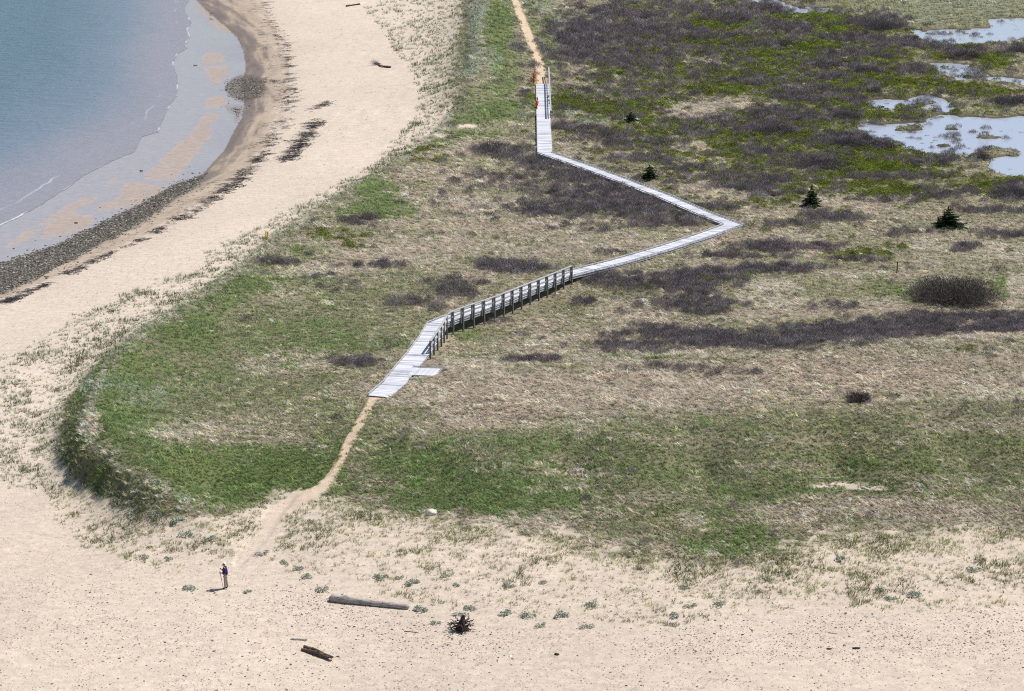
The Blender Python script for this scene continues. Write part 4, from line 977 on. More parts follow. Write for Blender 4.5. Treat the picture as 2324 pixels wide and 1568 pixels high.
# landing beside the lower run
lx = [at_z(u, v, 1.42) for u, v in ((937, 834), (1012, 836), (994, 853), (922, 850))]
lx = [np.array([float(a), float(b), 1.42]) for a, b in lx]
mb = MB(); n = 17
for k in range(n):
    t0, t1 = k / n, (k + .93) / n
    a0, a1 = lx[0] + (lx[1] - lx[0]) * t0, lx[0] + (lx[1] - lx[0]) * t1; b0, b1 = lx[3] + (lx[2] - lx[3]) * t0, lx[3] + (lx[2] - lx[3]) * t1
    dn = np.array([0, 0, .045])
    mb.add([a0, a1, b1, b0, a0 - dn, a1 - dn, b1 - dn, b0 - dn], [(3, 2, 1, 0), (4, 5, 6, 7), (0, 1, 5, 4), (2, 3, 7, 6), (1, 2, 6, 5), (3, 0, 4, 7)], random.gauss(.5, .15))
ld = bpart(mb, 'landing', PLANK, 'short side platform of the boardwalk')
kb = run_beam([lx[0] + np.array([0, .03, .12]), lx[1] + np.array([0, .03, .12])], .09, .08)
kb.v = [tuple(np.array(p) - BWO) for p in kb.v]; kb.build('kerb_rail', WOOD, ld)

# ------------------------------------------------------------------ orange fences, posts
def orange_mat():
    return simple('orange_plastic_mesh', (.72, .10, .03), .5, .15, 4, 0)
ORG = orange_mat(); POSTM = simple('dark_post_wood', (.05, .043, .038), .8, .3, 8, .2)
def snow_fence(pa, pb, h, label, sag):
    A_ = np.array(ground(*pa)); B__ = np.array(ground(*pb))
    root = empty('snow_fence', tuple(A_), label, 'fence')
    nn = 14; mh = 6; mb = MB()
    def P(i, j):
        t = i / nn; zz = h * (j / mh) * (1 - sag * math.sin(math.pi * t) * (j / mh))
        o = (B__ - A_) * t; return np.array([o[0] + .12 * math.sin(5 * t + j), o[1], o[2] + .12 + zz])
    for j in range(mh + 1):
        for i in range(nn): mb.beam(P(i, j), P(i + 1, j), .02, .09)
    for i in range(nn + 1):
        for j in range(mh): mb.beam(P(i, j), P(i, j + 1), .09, .02)
    mb.build('mesh_panel', ORG, root)
    for q in (A_, B__):
        m2 = MB(); o = q - A_; m2.tube([o - [0, 0, .4], o + np.array([.03, 0, h * .6]), o + np.array([.0, 0, h + .35])], [.05, .045, .04], 8)
        m2.build('stake', simple('rusty_stake', (.30, .075, .03), .7, .25, 6, .1), root)
snow_fence((1211, 189), (1214, 180), 1.25, 'slumped orange mesh fence beside the sandy path, above the far boardwalk end', .35)
snow_fence((1217.5, 251), (1220, 243), 1.15, 'narrow orange mesh fence at the left edge of the boardwalk', .1)
def marker(u, v, h, mat, label, cat, lean=0.0, r=.05, name='marker_post', cap=None):
    p = ground(u, v); root = empty(name, p, label, cat)
    mb = MB(); mb.tube([(0, 0, -.3), (lean * .5, 0, h * .5), (lean, 0, h)], [r, r * .95, r * .85], 8); mb.build('shaft', mat, root)
    mb = MB(); mb.tube([(lean, 0, h - .005), (lean, 0, h + .03)], [r * 1.08, r * .6], 8); mb.build('cap', cap or mat, root)
    return root
YEL = simple('yellow_paint', (.75, .55, .02), .5, .1, 5); WHT = simple('bleached_wood', (.68, .64, .58), .8, .15, 6, .2)
mk = marker(603, 545, .95, YEL, 'yellow marker post on the dune edge above the back beach', 'marker post', .06, .075)
mb = MB(); mb.box((.22, .05, .45), .16, .03, .95); mb.build('board', YEL, mk)
marker(2035, 622, 1.25, POSTM, 'thin dark post standing left of the big dark shrub', 'post', .05, .055, 'old_post')
mb = MB(); mb.tube([(0, 0, 0), (.05, 0, .35), (.02, .0, .75)], [.05, .06, .045], 7, .1); o_ = mb.build('driftwood_stick', WHT, loc=ground(885, 1040)); tag(o_, 'short white stick standing upright in the dune grass', 'stick')
# little reddish stake frame at the dune foot
p = np.array(ground(171, 832)); fr = empty('stake_frame', tuple(p), 'small frame of thin reddish stakes in front of a blue green clump', 'stakes')
RED = simple('reddish_stake_wood', (.33, .13, .07), .8, .25, 6, .1)
pa, pb, pc = np.array([-.28, -.5, 0]), np.array([.32, .5, .0]), np.array([-.28, -.5, 0])
for q, h in ((pa, .75), (pb, 1.35)):
    mb = MB(); mb.tube([q - [0, 0, .25], q + [0, 0, h * .5], q + [.02, 0, h]], [.03, .028, .024], 7); mb.build('stake', RED, fr)
mb = MB(); mb.tube([pa + [0, 0, .15], (pa + pb) / 2 + [0, 0, .12], pb + [0, 0, .15]], [.025, .022, .02], 7); mb.build('crossbar', RED, fr)

# ------------------------------------------------------------------ driftwood
DRIFT = simple('silver_driftwood', (.34, .30, .29), .85, .45, 2.2, .6, (1, 1, 6))
DRIFTD = simple('dark_driftwood', (.14, .095, .065), .85, .5, 3.0, .7, (1, 1, 5))
def log(name, pa, pb, r0, r1, mat, label, cat, knots=0, rough=.08, bend=0.0, n=26, sink=.75):
    A_ = np.array(ground(*pa)); B__ = np.array(ground(*pb)); D = B__ - A_; Ln = np.linalg.norm(D); d = D / Ln
    s = np.array([-d[1], d[0], 0])
    root = empty(name, tuple(A_), label, cat)
    mb = MB(); P = []; rr = []
    for i in range(n):
        t = i / (n - 1); r = r0 + (r1 - r0) * t
        r *= 1 + .07 * math.sin(9 * t) + random.uniform(-.05, .05)
        if i == 0: r *= .55
        if i == n - 1: r *= .75
        q = D * t + s * (bend * math.sin(math.pi * t) * Ln + random.gauss(0, .01)); q[2] += r * sink
        P.append(q); rr.append(r)
    mb.tube(P, rr, 14, rough)
    mb.build('trunk', mat, root)
    for k in range(knots):
        t = (k + .7 + random.uniform(-.2, .2)) / knots; i = int(t * (n - 1)); i = min(i, n - 2)
        c = P[i]; sg = random.choice((-1, 1, -1)); dirv = s * sg * -1 * random.uniform(.5, 1) + np.array([0, 0, random.uniform(-.1, .8)]) + d * random.uniform(-.2, .5); dirv /= np.linalg.norm(dirv)
        l = rr[i] * random.uniform(1.25, 1.75)
        mb = MB(); mb.tube([c + dirv * rr[i] * .4, c + dirv * l * .85, c + dirv * l], [rr[i] * .24, rr[i] * .15, rr[i] * .07], 7, .1); mb.build('branch_stub', mat, root)
    return root
log('driftwood_log', (748, 1363), (928, 1382), .24, .15, DRIFT, 'long silvery driftwood trunk with branch stubs on the beach', 'log', 11)
# split rotten log
p0 = np.array(ground(687, 1475)); p1 = np.array(ground(754, 1499)); D = p1 - p0; d = D / np.linalg.norm(D); s = np.array([-d[1], d[0], 0])
root = empty('split_log', tuple(p0), 'short brown split log, rotten and grooved, nearest the viewer', 'log')
for (o, r, t0, t1, zz) in ((-.09, .10, 0, .9, .14), (.07, .12, .02, 1.0, .16), (.0, .07, .3, 1.05, .27), (-.16, .06, .25, .85, .06)):
    mb = MB(); P = []; rr = []
    for i in range(18):
        t = t0 + (t1 - t0) * i / 17; P.append(D * t + s * (o * (1 - .4 * t) + .05 * math.sin(4 * t)) + np.array([0, 0, zz + .05 * math.sin(6 * t + o * 20)])); rr.append(r * (.55 + .6 * math.sin(math.pi * min(.97, .1 + .85 * i / 17))) * random.uniform(.85, 1.15))
    mb.tube(P, rr, 10, .14); mb.build('split_piece', DRIFTD, root)
for k in range(5):
    a = D * random.uniform(.8, 1.0) + s * random.uniform(-.1, .1) + np.array([0, 0, .2]); mb = MB(); mb.tube([a, a + d * .25 + np.array([0, 0, random.uniform(0, .12)]) + s * random.uniform(-.1, .1)], [.03, .008], 6); mb.build('splinter', DRIFT, root)
log('driftwood_stick', (660, 1451.5), (697, 1453.5), .055, .05, DRIFT, 'straight thin grey stick lying on sand above the split log', 'stick', 1)
log('driftwood_stick', (918, 1433), (950, 1437), .03, .02, DRIFTD, 'thin dark forked twig lying on pebbles below the stump', 'stick', 2, bend=.04)
log('driftwood_stick', (1083, 1467), (1099, 1458), .035, .025, WHT, 'thin white stick on the sand right of the root stump', 'stick', 0)
log('driftwood_stick', (1880, 1436), (1897, 1438.5), .03, .02, DRIFT, 'thin pale twig on the pebbles at the lower right', 'stick', 0)
log('driftwood_stick', (1957, 1107), (1973, 1113), .07, .05, WHT, 'bleached stick lying in a sandy gap of the right dune', 'stick', 1)
log('driftwood_stick', (1845, 1085), (1905, 1086), .05, .04, DRIFT, 'long thin grey stick lying in the grass of the right dune', 'stick', 2)
log('driftwood_log', (785, 15.5), (817, 10.5), .19, .16, simple('black_wet_wood', (.035, .03, .028), .7, .4, 3, .3), 'straight dark log on the far back beach', 'log', 1)
log('driftwood_stick', (817, 10), (830, 6), .12, .07, WHT, 'bleached pole lying at the end of the dark far log', 'stick', 0)
log('driftwood_stick', (803, 286.5), (822, 283.5), .07, .05, WHT, 'pale stick on the middle of the back beach', 'stick', 0)
log('driftwood_stick', (881, 122), (892, 118), .06, .05, WHT, 'pale thin stick beside tufts on the back beach', 'stick', 0)
log('driftwood_stick', (318, 388.5), (324, 388.8), .10, .07, DRIFTD, 'small dark stick on the wet flat above the long sandbar', 'stick', 0)
log('driftwood_stick', (439, 149), (448, 148.5), .08, .06, DRIFTD, 'small dark stick on the wet flat near the far sandbars', 'stick', 0)
log('driftwood_stick', (170, 507), (176, 507), .10, .07, DRIFTD, 'small dark stick on the sandbar nearest the shingle', 'stick', 0)
log('driftwood_stick', (475, 1269), (488, 1263), .03, .02, DRIFTD, 'short dark twig on bare sand at the far left dune foot', 'stick', 0) if False else None
# curved branch with a brush of twigs
rb = log('fallen_branch', (858, 147), (887, 154), .09, .17, DRIFTD, 'curved fallen branch with a brush of twigs on the back beach', 'branch', 0, bend=-.10)
mb = MB()
for k in range(90):
    a = np.array([random.gauss(0, .25), random.gauss(0, .3), .1]); dd = np.array([random.gauss(-1.2, .7), random.gauss(.8, 1.0), abs(random.gauss(.5, .5))]); dd /= np.linalg.norm(dd)
    sdv = np.cross(dd, rdir()); sdv /= np.linalg.norm(sdv); mb.blade(a, dd, random.uniform(.6, 1.5), .035, rdir() * .3, sdv, 3, random.random(), False)
mb.build('twigs', tint_mat('grey_twigs', (.16, .13, .14), .05), rb)
# uprooted stump
p = ground(1047, 1431); root = empty('root_stump', p, 'upturned black tree stump with spreading roots on the beach', 'stump')
BLK = simple('charred_root_wood', (.045, .035, .03), .85, .5, 4, .6)
mb = MB(); mb.tube([(0, .05, -.05), (.02, 0, .25), (.06, .02, .55), (.10, .05, .80), (.16, .03, .98)], [.30, .24, .17, .13, .07], 12, .15); mb.build('trunk', BLK, root)
rr = random.Random(5)
for k in range(46):
    a = rr.uniform(0, 6.28); e = rr.uniform(-.2, .6); l = rr.uniform(.3, .85)
    b0 = np.array([.16 * math.cos(a), .16 * math.sin(a), rr.uniform(.05, .5)]); dv = np.array([math.cos(a) * math.cos(e), math.sin(a) * math.cos(e) * .8, math.sin(e)]); wv = rr.uniform(-.5, .5); wz_ = rr.uniform(-.3, .15)
    P = [b0]; 
    for i in range(1, 6): P.append(b0 + dv * l * i / 5 + np.array([-dv[1] * wv * (i / 5) ** 2 + rr.gauss(0, .025), dv[0] * wv * (i / 5) ** 2 + rr.gauss(0, .025), wz_ * (i / 5) ** 2 + rr.gauss(0, .045)]))
    mb = MB(); mb.tube(P, [.05, .044, .036, .03, .022, .014], 7, .2); mb.build('root', BLK, root)
# rocks
def rock(u, v, r, label, seed, mat):
    bm = bmesh.new(); bmesh.ops.create_icosphere(bm, subdivisions=3, radius=1); rg = random.Random(seed)
    ph = [rg.uniform(0, 6) for _ in range(6)]
    for q in bm.verts:
        c = q.co; k = 1 + .16 * math.sin(3 * c.x + ph[0]) * math.cos(2.5 * c.y + ph[1]) + .10 * math.sin(6 * c.z + ph[2] + 4 * c.x) + .05 * math.sin(11 * c.y + ph[3])
        q.co = Vector((c.x * k * r[0], c.y * k * r[1], c.z * k * r[2]))
    me_ = bpy.data.meshes.new('rock'); bm.to_mesh(me_); bm.free(); me_.materials.append(mat); me_.polygons.foreach_set('use_smooth', [True] * len(me_.polygons))
    o_ = bpy.data.objects.new('rock', me_); COL.objects.link(o_); x_, y_, z_ = ground(u, v); o_.location = (x_, y_, z_ + r[2] * .5); tag(o_, label, 'rock')
PALE = simple('pale_rock', (.66, .60, .52), .9, .2, 3, .5); DKR = simple('dark_rock', (.06, .05, .045), .8, .4, 5, .6)
rock(979, 1168, (.36, .30, .26), 'pale boulder at the edge of the grass above the sand', 1, PALE)
rock(985, 1165, (.2, .2, .17), 'small pale stone leaning on the pale boulder', 2, PALE)
rock(1706, 1322, (.11, .10, .09), 'single white stone among tufts at the lower right', 3, PALE)
rock(1812, 1147, (.16, .13, .10), 'white stone in the grass of the right dune', 4, PALE)
rock(1264, 1486, (.15, .09, .08), 'small black stone alone on the sand right of the stump', 5, DKR)
rock(1944, 1472, (.22, .10, .07), 'flat black lump on the pebbles at the lower right', 6, DKR)
rock(1882, 1473, (.17, .09, .05), 'brown lump left of the flat black lump', 7, DKR)

# ------------------------------------------------------------------ spruces
NEED = tint_mat('spruce_needles', (.038, .060, .022), .1, .6, .2, .5, 1.7); BARK = simple('spruce_bark', (.06, .045, .035), .9, .3, 8, .3)
def spruce(u, v, h, rad, label, seed, tiers=11, shape=1.0, skew=0.0):
    rg = random.Random(seed); p = ground(u, v); root = empty('spruce_tree', p, label, 'tree')
    mb = MB(); mb.tube([(0, 0, -.2), (0, 0, h * .5), (0, 0, h * .97)], [h * .028, h * .02, .008], 9, .05); mb.build('trunk', BARK, root)
    mb = MB()
    for i in range(tiers):
        t = i / (tiers - 1); z = h * (.07 + .88 * t); rmax = rad * (1 - t) ** shape * (1 if i % 2 else .82) + .06
        nb = max(4, int(11 * (1 - .6 * t)))
        for k in range(nb):
            a = 6.283 * (k + rg.random() * .7) / nb + i; l = rmax * rg.uniform(.6, 1.12) * (1 + skew * math.cos(a))
            droop = rg.uniform(-.05, .22); dv = np.array([math.cos(a), math.sin(a), .22 * t - .02]); dv /= np.linalg.norm(dv)
            sv = np.array([-math.sin(a), math.cos(a), 0])
            n = max(4, int(l / .085))
            for q in range(n):
                f = (q + .5) / n; c = dv * l * f + np.array([0, 0, z - droop * l * f * f + .10 * l * max(0, f - .6)])
                wd = (.17 * l + .05) * (1 - f * .8) * rg.uniform(.7, 1.3)
                for sg in (-1, 1):
                    ed = sv * sg * .8 + dv * .6 + np.array([0, 0, rg.uniform(-.25, .3)]); ed /= np.linalg.norm(ed)
                    nn = np.cross(ed, rdir()); nn /= np.linalg.norm(nn)
                    mb.quad(c + ed * wd, ed * wd, nn * .035, rg.random())
                    nn = np.cross(ed, rdir()); nn /= np.linalg.norm(nn)
                    mb.quad(c + ed * wd * .6 + np.array([0, 0, .02]), ed * wd * .7, nn * .04, rg.random())
            mb.tube([(0, 0, z), tuple(dv * l * .9 + np.array([0, 0, z - droop * l * .8]))], [.018, .006], 5, 0, .2)
    for k in range(24):
        c = np.array([0, 0, h * rg.uniform(.88, 1.02)]); mb.quad(c, np.array([rg.gauss(0, .05), rg.gauss(0, .05), .08]), np.array([rg.gauss(0, .03), rg.gauss(0, .03), 0]), rg.random())
    mb.build('crown', NEED, root)
spruce(1841, 469, 2.45, 1.5, 'tallest dark young spruce, conical, right of the boardwalk bend', 1, 12, .95)
spruce(2150, 516, 2.2, 2.3, 'broad squat dark spruce at the right edge of the marsh', 2, 9, .75, .12)
spruce(1474, 408, 1.75, 1.35, 'small dark spruce just above the diagonal boardwalk', 3, 9, .6)
spruce(1432, 277, 1.35, 1.2, 'smallest dark spruce, farthest up the marsh beyond the boardwalk', 4, 7, .5)

# ------------------------------------------------------------------ free standing shrubs
def shrub(u, v, rx, ry, h, label, seed, n=2600, leaf=120, col=(.075, .062, .070), lcol=(.07, .10, .02), cx=0):
    rg = np.random.default_rng(seed); p = ground(u, v); root = empty('bare_shrub', p, label, 'shrub')
    mb = MB()
    lob = [(rg.uniform(-.55, .55), rg.uniform(-.5, .5), rg.uniform(.5, .8), rg.uniform(.7, 1.08)) for _ in range(7)] + [(0, 0, .9, .85)]
    def pt(shell):
        while True:
            a, b, c, k = lob[rg.integers(0, len(lob))]
            q = rg.normal(size=3); q /= np.linalg.norm(q); q[2] = abs(q[2]); s_ = shell
            X_ = a + q[0] * c * s_; Y_ = b + q[1] * c * s_; Z_ = q[2] * k * s_
            return np.array([X_ * rx, Y_ * ry, max(.03, Z_ * h)]), q
    for i in range(n):
        c, q = pt(rg.uniform(.45, 1.0)); d = q * .8 + rg.normal(size=3) * .45 + np.array([0, 0, .5]); d /= np.linalg.norm(d)
        s_ = np.cross(d, rg.normal(size=3)); s_ /= np.linalg.norm(s_); l = rg.uniform(.12, .34)
        mb.blade(c - d * l * .6, d, l, rg.uniform(.016, .034), rg.normal(size=3) * .12, s_, 2, rg.random(), False)
    mb.build('branches', tint_mat('shrub_bark', col, .08, .8, .15, .5, 1.6), root)
    mb = MB()
    for k in range(7):
        a = rg.uniform(0, 6.28); r = rg.uniform(.2, .7)
        mb.tube([(0.15 * rx * math.cos(a), .15 * ry * math.sin(a), -.1), (r * .6 * rx * math.cos(a), r * .6 * ry * math.sin(a), h * .45), (r * rx * math.cos(a), r * ry * math.sin(a), h * .8)], [.035, .025, .01], 6, .1)
    mb.build('stem', BARK, root)
    if leaf:
        mb = MB()
        for i in range(leaf):
            c, q = pt(rg.uniform(.8, 1.03)); d = rg.normal(size=3); d /= np.linalg.norm(d); s_ = np.cross(d, rg.normal(size=3)); s_ /= np.linalg.norm(s_)
            mb.quad(c, d * .06, s_ * .04, rg.random())
        mb.build('leaves', tint_mat('shrub_leaf', lcol, .3), root)
    return root
shrub(2158, 680, 4.2, 4.6, 2.5, 'largest dark shrub, a wide dome among pale grass at right', 11, 22000, 900, (.16, .13, .125))
shrub(1951, 910, 1.1, 1.2, .75, 'small low brown shrub alone in the straw grass', 12, 2200, 0, (.13, .10, .095))
SH = [(1783,104,2.2,2.2,1.3,'round grey shrub near the top of the marsh, left of the long shrub bank'),(1985,66,5.2,5,2.2,'wide grey shrub bank touching the upper right pond'),(1985,212,1.4,1.6,1.1,'small lone dark round shrub above the thin middle pond'),
 (1874,154,2.9,2.6,1.4,'dome shaped purplish shrub in the upper middle of the marsh'),(1968,166,2.5,2.2,1.2,'grey dome shrub just right of the purplish dome'),(2185,133,3.2,2.6,1.5,'reddish brown bush between the two upper right ponds'),
 (2070,92,1.8,1.8,1.2,'pale grey rounded shrub at the near bank of the upper right pond'),(2232,362,1.4,1.5,1.1,'small shrub on the point jutting into the big pond'),(1925,334,4.2,3.4,1.6,'broad purple grey shrub left of the big pond'),
 (1748,305,4.0,3.4,1.5,'wide dark shrub left of the broad pond side shrub'),(1865,380,4.8,3.4,1.4,'long low grey shrub below the pond side shrubs'),(1915,268,2.0,2.2,1.1,'dark knoll shrub above the big pond left tip'),
 (1990,336,2.6,2.4,1.1,'grey shrub at the lower left bank of the big pond'),(2300,444,3.0,2.6,1.2,'dark shrub at the right picture edge below the lower pond'),(2292,236,2.8,2.4,1.2,'dark shrub at the right picture edge above the big pond'),
 (1566,90,1.6,1.6,.9,'small grey shrub at the far left of the marsh'),(2310,119,2.4,2.2,1.1,'grey shrub at the right edge under the upper pond')]
for i, (u_, v_, a_, b_, h_, lab) in enumerate(SH):
    shrub(u_, v_, a_, b_, h_, lab, 30 + i, int(900 + 420 * a_ * b_), int(30 * a_), (.085, .05, .05) if 'reddish' in lab else ((.12, .11, .115) if 'pale' in lab else (.135, .118, .122)))
# ------------------------------------------------------------------ dusty blue green plants on the sand
DUST = tint_mat('dusty_leaf', (.46, .50, .41), .15, .7, .2, .6, 1.3); DEADM = tint_mat('dead_stalk', (.22, .18, .15), .05, .8, .2, .5, 1.4)
def dusty_proto(seed, nl=170, nd=30):
    rg = np.random.default_rng(seed); a = MB(); b = MB()
    lob = [(rg.uniform(-.3, .3), rg.uniform(-.3, .3), rg.uniform(.14, .26)) for _ in range(7)]
    for i in range(nl):
        X_, Y_, r = lob[rg.integers(0, 7)]; q = rg.normal(size=3); q /= np.linalg.norm(q)
        c = np.array([X_ + q[0] * r, Y_ + q[1] * r, .02 + abs(q[2]) * r * 1.0]); d = q + rg.normal(size=3) * .6; d /= np.linalg.norm(d); s_ = np.cross(d, rg.normal(size=3)); s_ /= np.linalg.norm(s_)
        a.quad(c, d * .055, s_ * .03, rg.random())
    for i in range(nd):
        X_, Y_, r = lob[rg.integers(0, 7)]; d = rg.normal(size=3) * .5 + [0, 0, .8]; d /= np.linalg.norm(d); s_ = np.cross(d, rg.normal(size=3)); s_ /= np.linalg.norm(s_)
        b.blade((X_ + rg.normal() * .1, Y_ + rg.normal() * .1, 0), d, rg.uniform(.1, .3), .012, (0, 0, -.1), s_, 2, rg.random())
    return a.mesh('leaves', DUST), b.mesh('stalks', DEADM)
DP = [dusty_proto(50 + i) for i in range(4)] + [dusty_proto(60, 60, 120)]
GRP = 'dusty blue green plants on the sand'
DEF = 'low clump of dusty blue green leaves on open sand among grass tufts'
DL = [(428,1337,.8,1,'pale dusty clump on open sand left of the walker'),(563,1345,.55,1,'dusty clump on open sand right of the walker feet'),(732,1340,.75,1,'tall narrow dusty clump at the left end of the long trunk'),(695,1310,.7,1,'dusty clump upper left of the long trunk, lowest of a slanting row'),(677,1292,.6,1,'dusty clump second from below in the slanting row'),(647,1277,.6,1,'dusty clump third from below in the slanting row'),(598,1258,.95,4,'wide withered grey clump right of the path mouth'),
 (477,1224,.75,1,'dusty clump at the dune toe left of the path mouth'),(423,1214,.85,0,''),(405,1184,.9,0,''),(358,1168,.8,0,''),(300,1166,.8,0,''),(290,1140,.7,0,''),(307,1114,.7,0,''),(327,1266,.6,1,'dusty clump farthest left on the lower left sand'),(380,1270,.6,1,'dusty clump midway between the left one and the walker'),(295,1210,.5,0,''),(340,1242,.4,0,''),(703,1184,.5,0,''),(433,1140,.5,0,''),(464,1144,.5,0,''),
 (958,1384,.9,1,'round dusty clump just right of the long trunk end'),(988,1415,.55,1,'small dusty clump left of the root stump'),(1043,1396,.85,4,'withered grey clump right behind the root stump'),(1064,1382,.7,0,''),(1145,1392,.8,0,''),(1198,1399,.8,1,'dense dusty clump right of the root stump'),(1275,1400,.85,0,''),(1230,1421,.75,4,'flat withered clump at the lower edge of the tufts'),(1328,1424,.8,4,''),(1342,1376,.8,0,''),(1155,1331,.65,0,''),(1232,1323,.5,0,''),(938,1326,.9,0,''),(907,1312,.5,0,''),(865,1310,.8,0,''),(1012,1308,.5,0,''),(1038,1328,.5,0,''),
 (1632,1374,.7,0,''),(1569,1377,.8,4,''),(1552,1335,.6,0,''),(1789,1300,.55,0,''),(1996,1341,.65,0,''),(2022,1359,.65,0,''),(2076,1352,.85,1,'largest bright dusty clump at the lower right'),(1909,1272,.8,0,''),(2209,1295,.8,0,''),(1741,1316,.4,0,''),(1522,1418,.8,4,'withered clump lowest of all at the tuft edge'),(1527,1398,.75,0,'')]
for i, (u_, v_, s_, kind_, lab) in enumerate(DL):
    e_ = empty('dusty_plant', ground(u_, v_), lab or DEF, 'plant', GRP, random.uniform(0, 6.28)); e_.scale = (s_ * 1.15, s_ * 1.15, s_ * 1.1)
    lm, sm = DP[4] if kind_ == 4 else DP[i % 4]
    if kind_ == 4 and not lab: e_['label'] = 'half withered grey green clump on open sand among grass tufts'
    for nm, mm_ in (('leaves', lm), ('stalks', sm)):
        c_ = bpy.data.objects.new(nm, mm_); COL.objects.link(c_); c_.parent = e_

# ------------------------------------------------------------------ the walker
def skin(name, V, E, rad, mat, parent, sub=2, root=0, extra=None):
    me_ = bpy.data.meshes.new(name); me_.from_pydata(V, E, []); ob_ = bpy.data.objects.new(name, me_); COL.objects.link(ob_)
    md = ob_.modifiers.new('skin', 'SKIN'); md.use_smooth_shade = True
    for i, r_ in enumerate(rad):
        sv_ = me_.skin_vertices[0].data[i]; sv_.radius = r_ if isinstance(r_, tuple) else (r_, r_); sv_.use_root = (i == root)
    ss = ob_.modifiers.new('sub', 'SUBSURF'); ss.levels = sub; ss.render_levels = sub
    dg = bpy.context.evaluated_depsgraph_get(); m2 = bpy.data.meshes.new_from_object(ob_.evaluated_get(dg))
    ob_.modifiers.clear(); ob_.data = m2; m2.name = name
    m2.materials.clear(); m2.materials.append(mat); m2.polygons.foreach_set('use_smooth', [True] * len(m2.polygons))
    if parent: ob_.parent = parent
    return ob_
SKIN = simple('skin', (.42, .22, .15), .6, .06, 20); NAVY = simple('navy_jacket', (.022, .018, .14), .75, .25, 9, .2); KHAKI = simple('khaki_trousers', (.34, .29, .26), .9, .12, 8, .2)
WHAIR = simple('white_hair', (.78, .78, .78), .8, .08, 30, .3); SHOE = simple('dark_boots', (.035, .028, .024), .7, .2, 12); LENS = simple('dark_lens', (.01, .01, .012), .2, .1, 5); GLOVE = SKIN
per = empty('person', ground(512, 1335.5), 'white haired walker in navy jacket and khaki trousers holding a stick', 'person')
PZ0 = per.location.z
V = []; E = []; RD = []
def nv(p, r, con=None):
    V.append(p); RD.append(r); i = len(V) - 1
    if con is not None: E.append((con, i))
    return i
pel = nv((.01, 0, .92), .12); spn = nv((.0, 0, 1.14), .12, pel); ch = nv((-.01, 0, 1.34), (.13, .15), spn); nk = nv((-.03, 0, 1.47), .06, ch); jw = nv((-.06, -.012, 1.545), .068, nk); hd = nv((-.048, -.006, 1.63), (.088, .095), jw); hp = nv((-.045, 0, 1.69), .07, hd)
nose = nv((-.135, -.055, 1.605), .014, hd)
eL = nv((-.03, -.10, 1.605), .016, hd); eR = nv((-.05, .09, 1.605), .016, hd)
def arm(sh, el, wr, palm, up_, curl):
    a = nv(sh, .062, ch); b = nv(el, .048, a); c = nv(wr, .032, b); p_ = nv(palm, (.026, .036), c)
    pv = np.array(palm); up_ = np.array(up_, float); fw = (pv - np.array(wr)); fw /= np.linalg.norm(fw)
    for k, ln in enumerate((.070, .080, .075, .058)):
        o_ = up_ * (.030 - .020 * k); f1 = pv + o_ + fw * .042; f2 = f1 + (fw * .6 + np.array(curl) * .8) * ln * .5; f3 = f2 + (-fw * .35 + np.array(curl)) * ln * .45
        i1 = nv(tuple(f1), .0095, p_); i2 = nv(tuple(f2), .0088, i1); nv(tuple(f3), .0075, i2)
    t1 = pv + up_ * .040 - fw * .01 + np.array(curl) * .02; t2 = t1 + up_ * .012 + fw * .03 + np.array(curl) * .03
    i1 = nv(tuple(t1), .011, p_); nv(tuple(t2), .009, i1)
arm((-.01, -.17, 1.38), (.03, -.22, 1.12), (-.22, -.10, 1.07), (-.30, -.075, 1.065), (0, 0, 1), (.15, .95, 0))
arm((-.02, .17, 1.38), (-.12, .20, 1.13), (-.24, .10, 1.24), (-.285, .07, 1.30), (0, 0, 1), (.1, -.95, .2))
for sy_, kx, fx in ((-.085, -.015, -.03), (.09, .06, .10)):
    h_ = nv((.01, sy_, .86), .095, pel); kn = nv((kx, sy_, .48), .062, h_); an = nv((fx + .02, sy_, .09), .042, kn); nv((fx - .12, sy_ - .01, .035), .036, an)
skin('body', V, E, RD, SKIN, per)
# clothing
V = []; E = []; RD = []
a = nv((.02, 0, .86), (.145, .19)); b = nv((.01, 0, 1.08), (.15, .185), a); c = nv((-.01, 0, 1.32), (.145, .19), b); d_ = nv((-.015, 0, 1.42), (.11, .13), c); nv((-.03, 0, 1.47), .075, d_)
for sh, el, wr in (((-.0, -.19, 1.37), (.035, -.235, 1.12), (-.20, -.11, 1.075)), ((-.01, .19, 1.37), (-.11, .21, 1.13), (-.22, .11, 1.225))):
    i1 = nv(sh, .082, c); i2 = nv(el, .068, i1); nv(wr, .052, i2)
jk = skin('jacket', V, E, RD, NAVY, per)
V = [(.05, 0, 1.43), (.085, -.03, 1.47), (.08, .03, 1.48), (.0, -.09, 1.47), (0, .09, 1.47)]; skin('hood', V, [(0, 1), (0, 2), (0, 3), (0, 4)], [.065, .05, .05, .045, .045], simple('dark_collar', (.02, .02, .035), .8, .2, 9), jk)
V = []; E = []; RD = []
pz = nv((.015, 0, .88), (.115, .15))
for sy_, kx, fx in ((-.085, -.015, -.03), (.09, .06, .10)):
    h_ = nv((.01, sy_, .80), .10, pz); kn = nv((kx, sy_, .48), .078, h_); nv((fx + .02, sy_, .10), .07, kn)
skin('trousers', V, E, RD, KHAKI, per)
for sy_, fx in ((-.085, -.03), (.09, .10)):
    skin('boot', [(fx + .05, sy_, .06), (fx - .04, sy_, .055), (fx - .15, sy_ - .01, .04), (fx + .03, sy_, .14)], [(0, 1), (1, 2), (0, 3)], [.05, .052, .04, .052], SHOE, per)
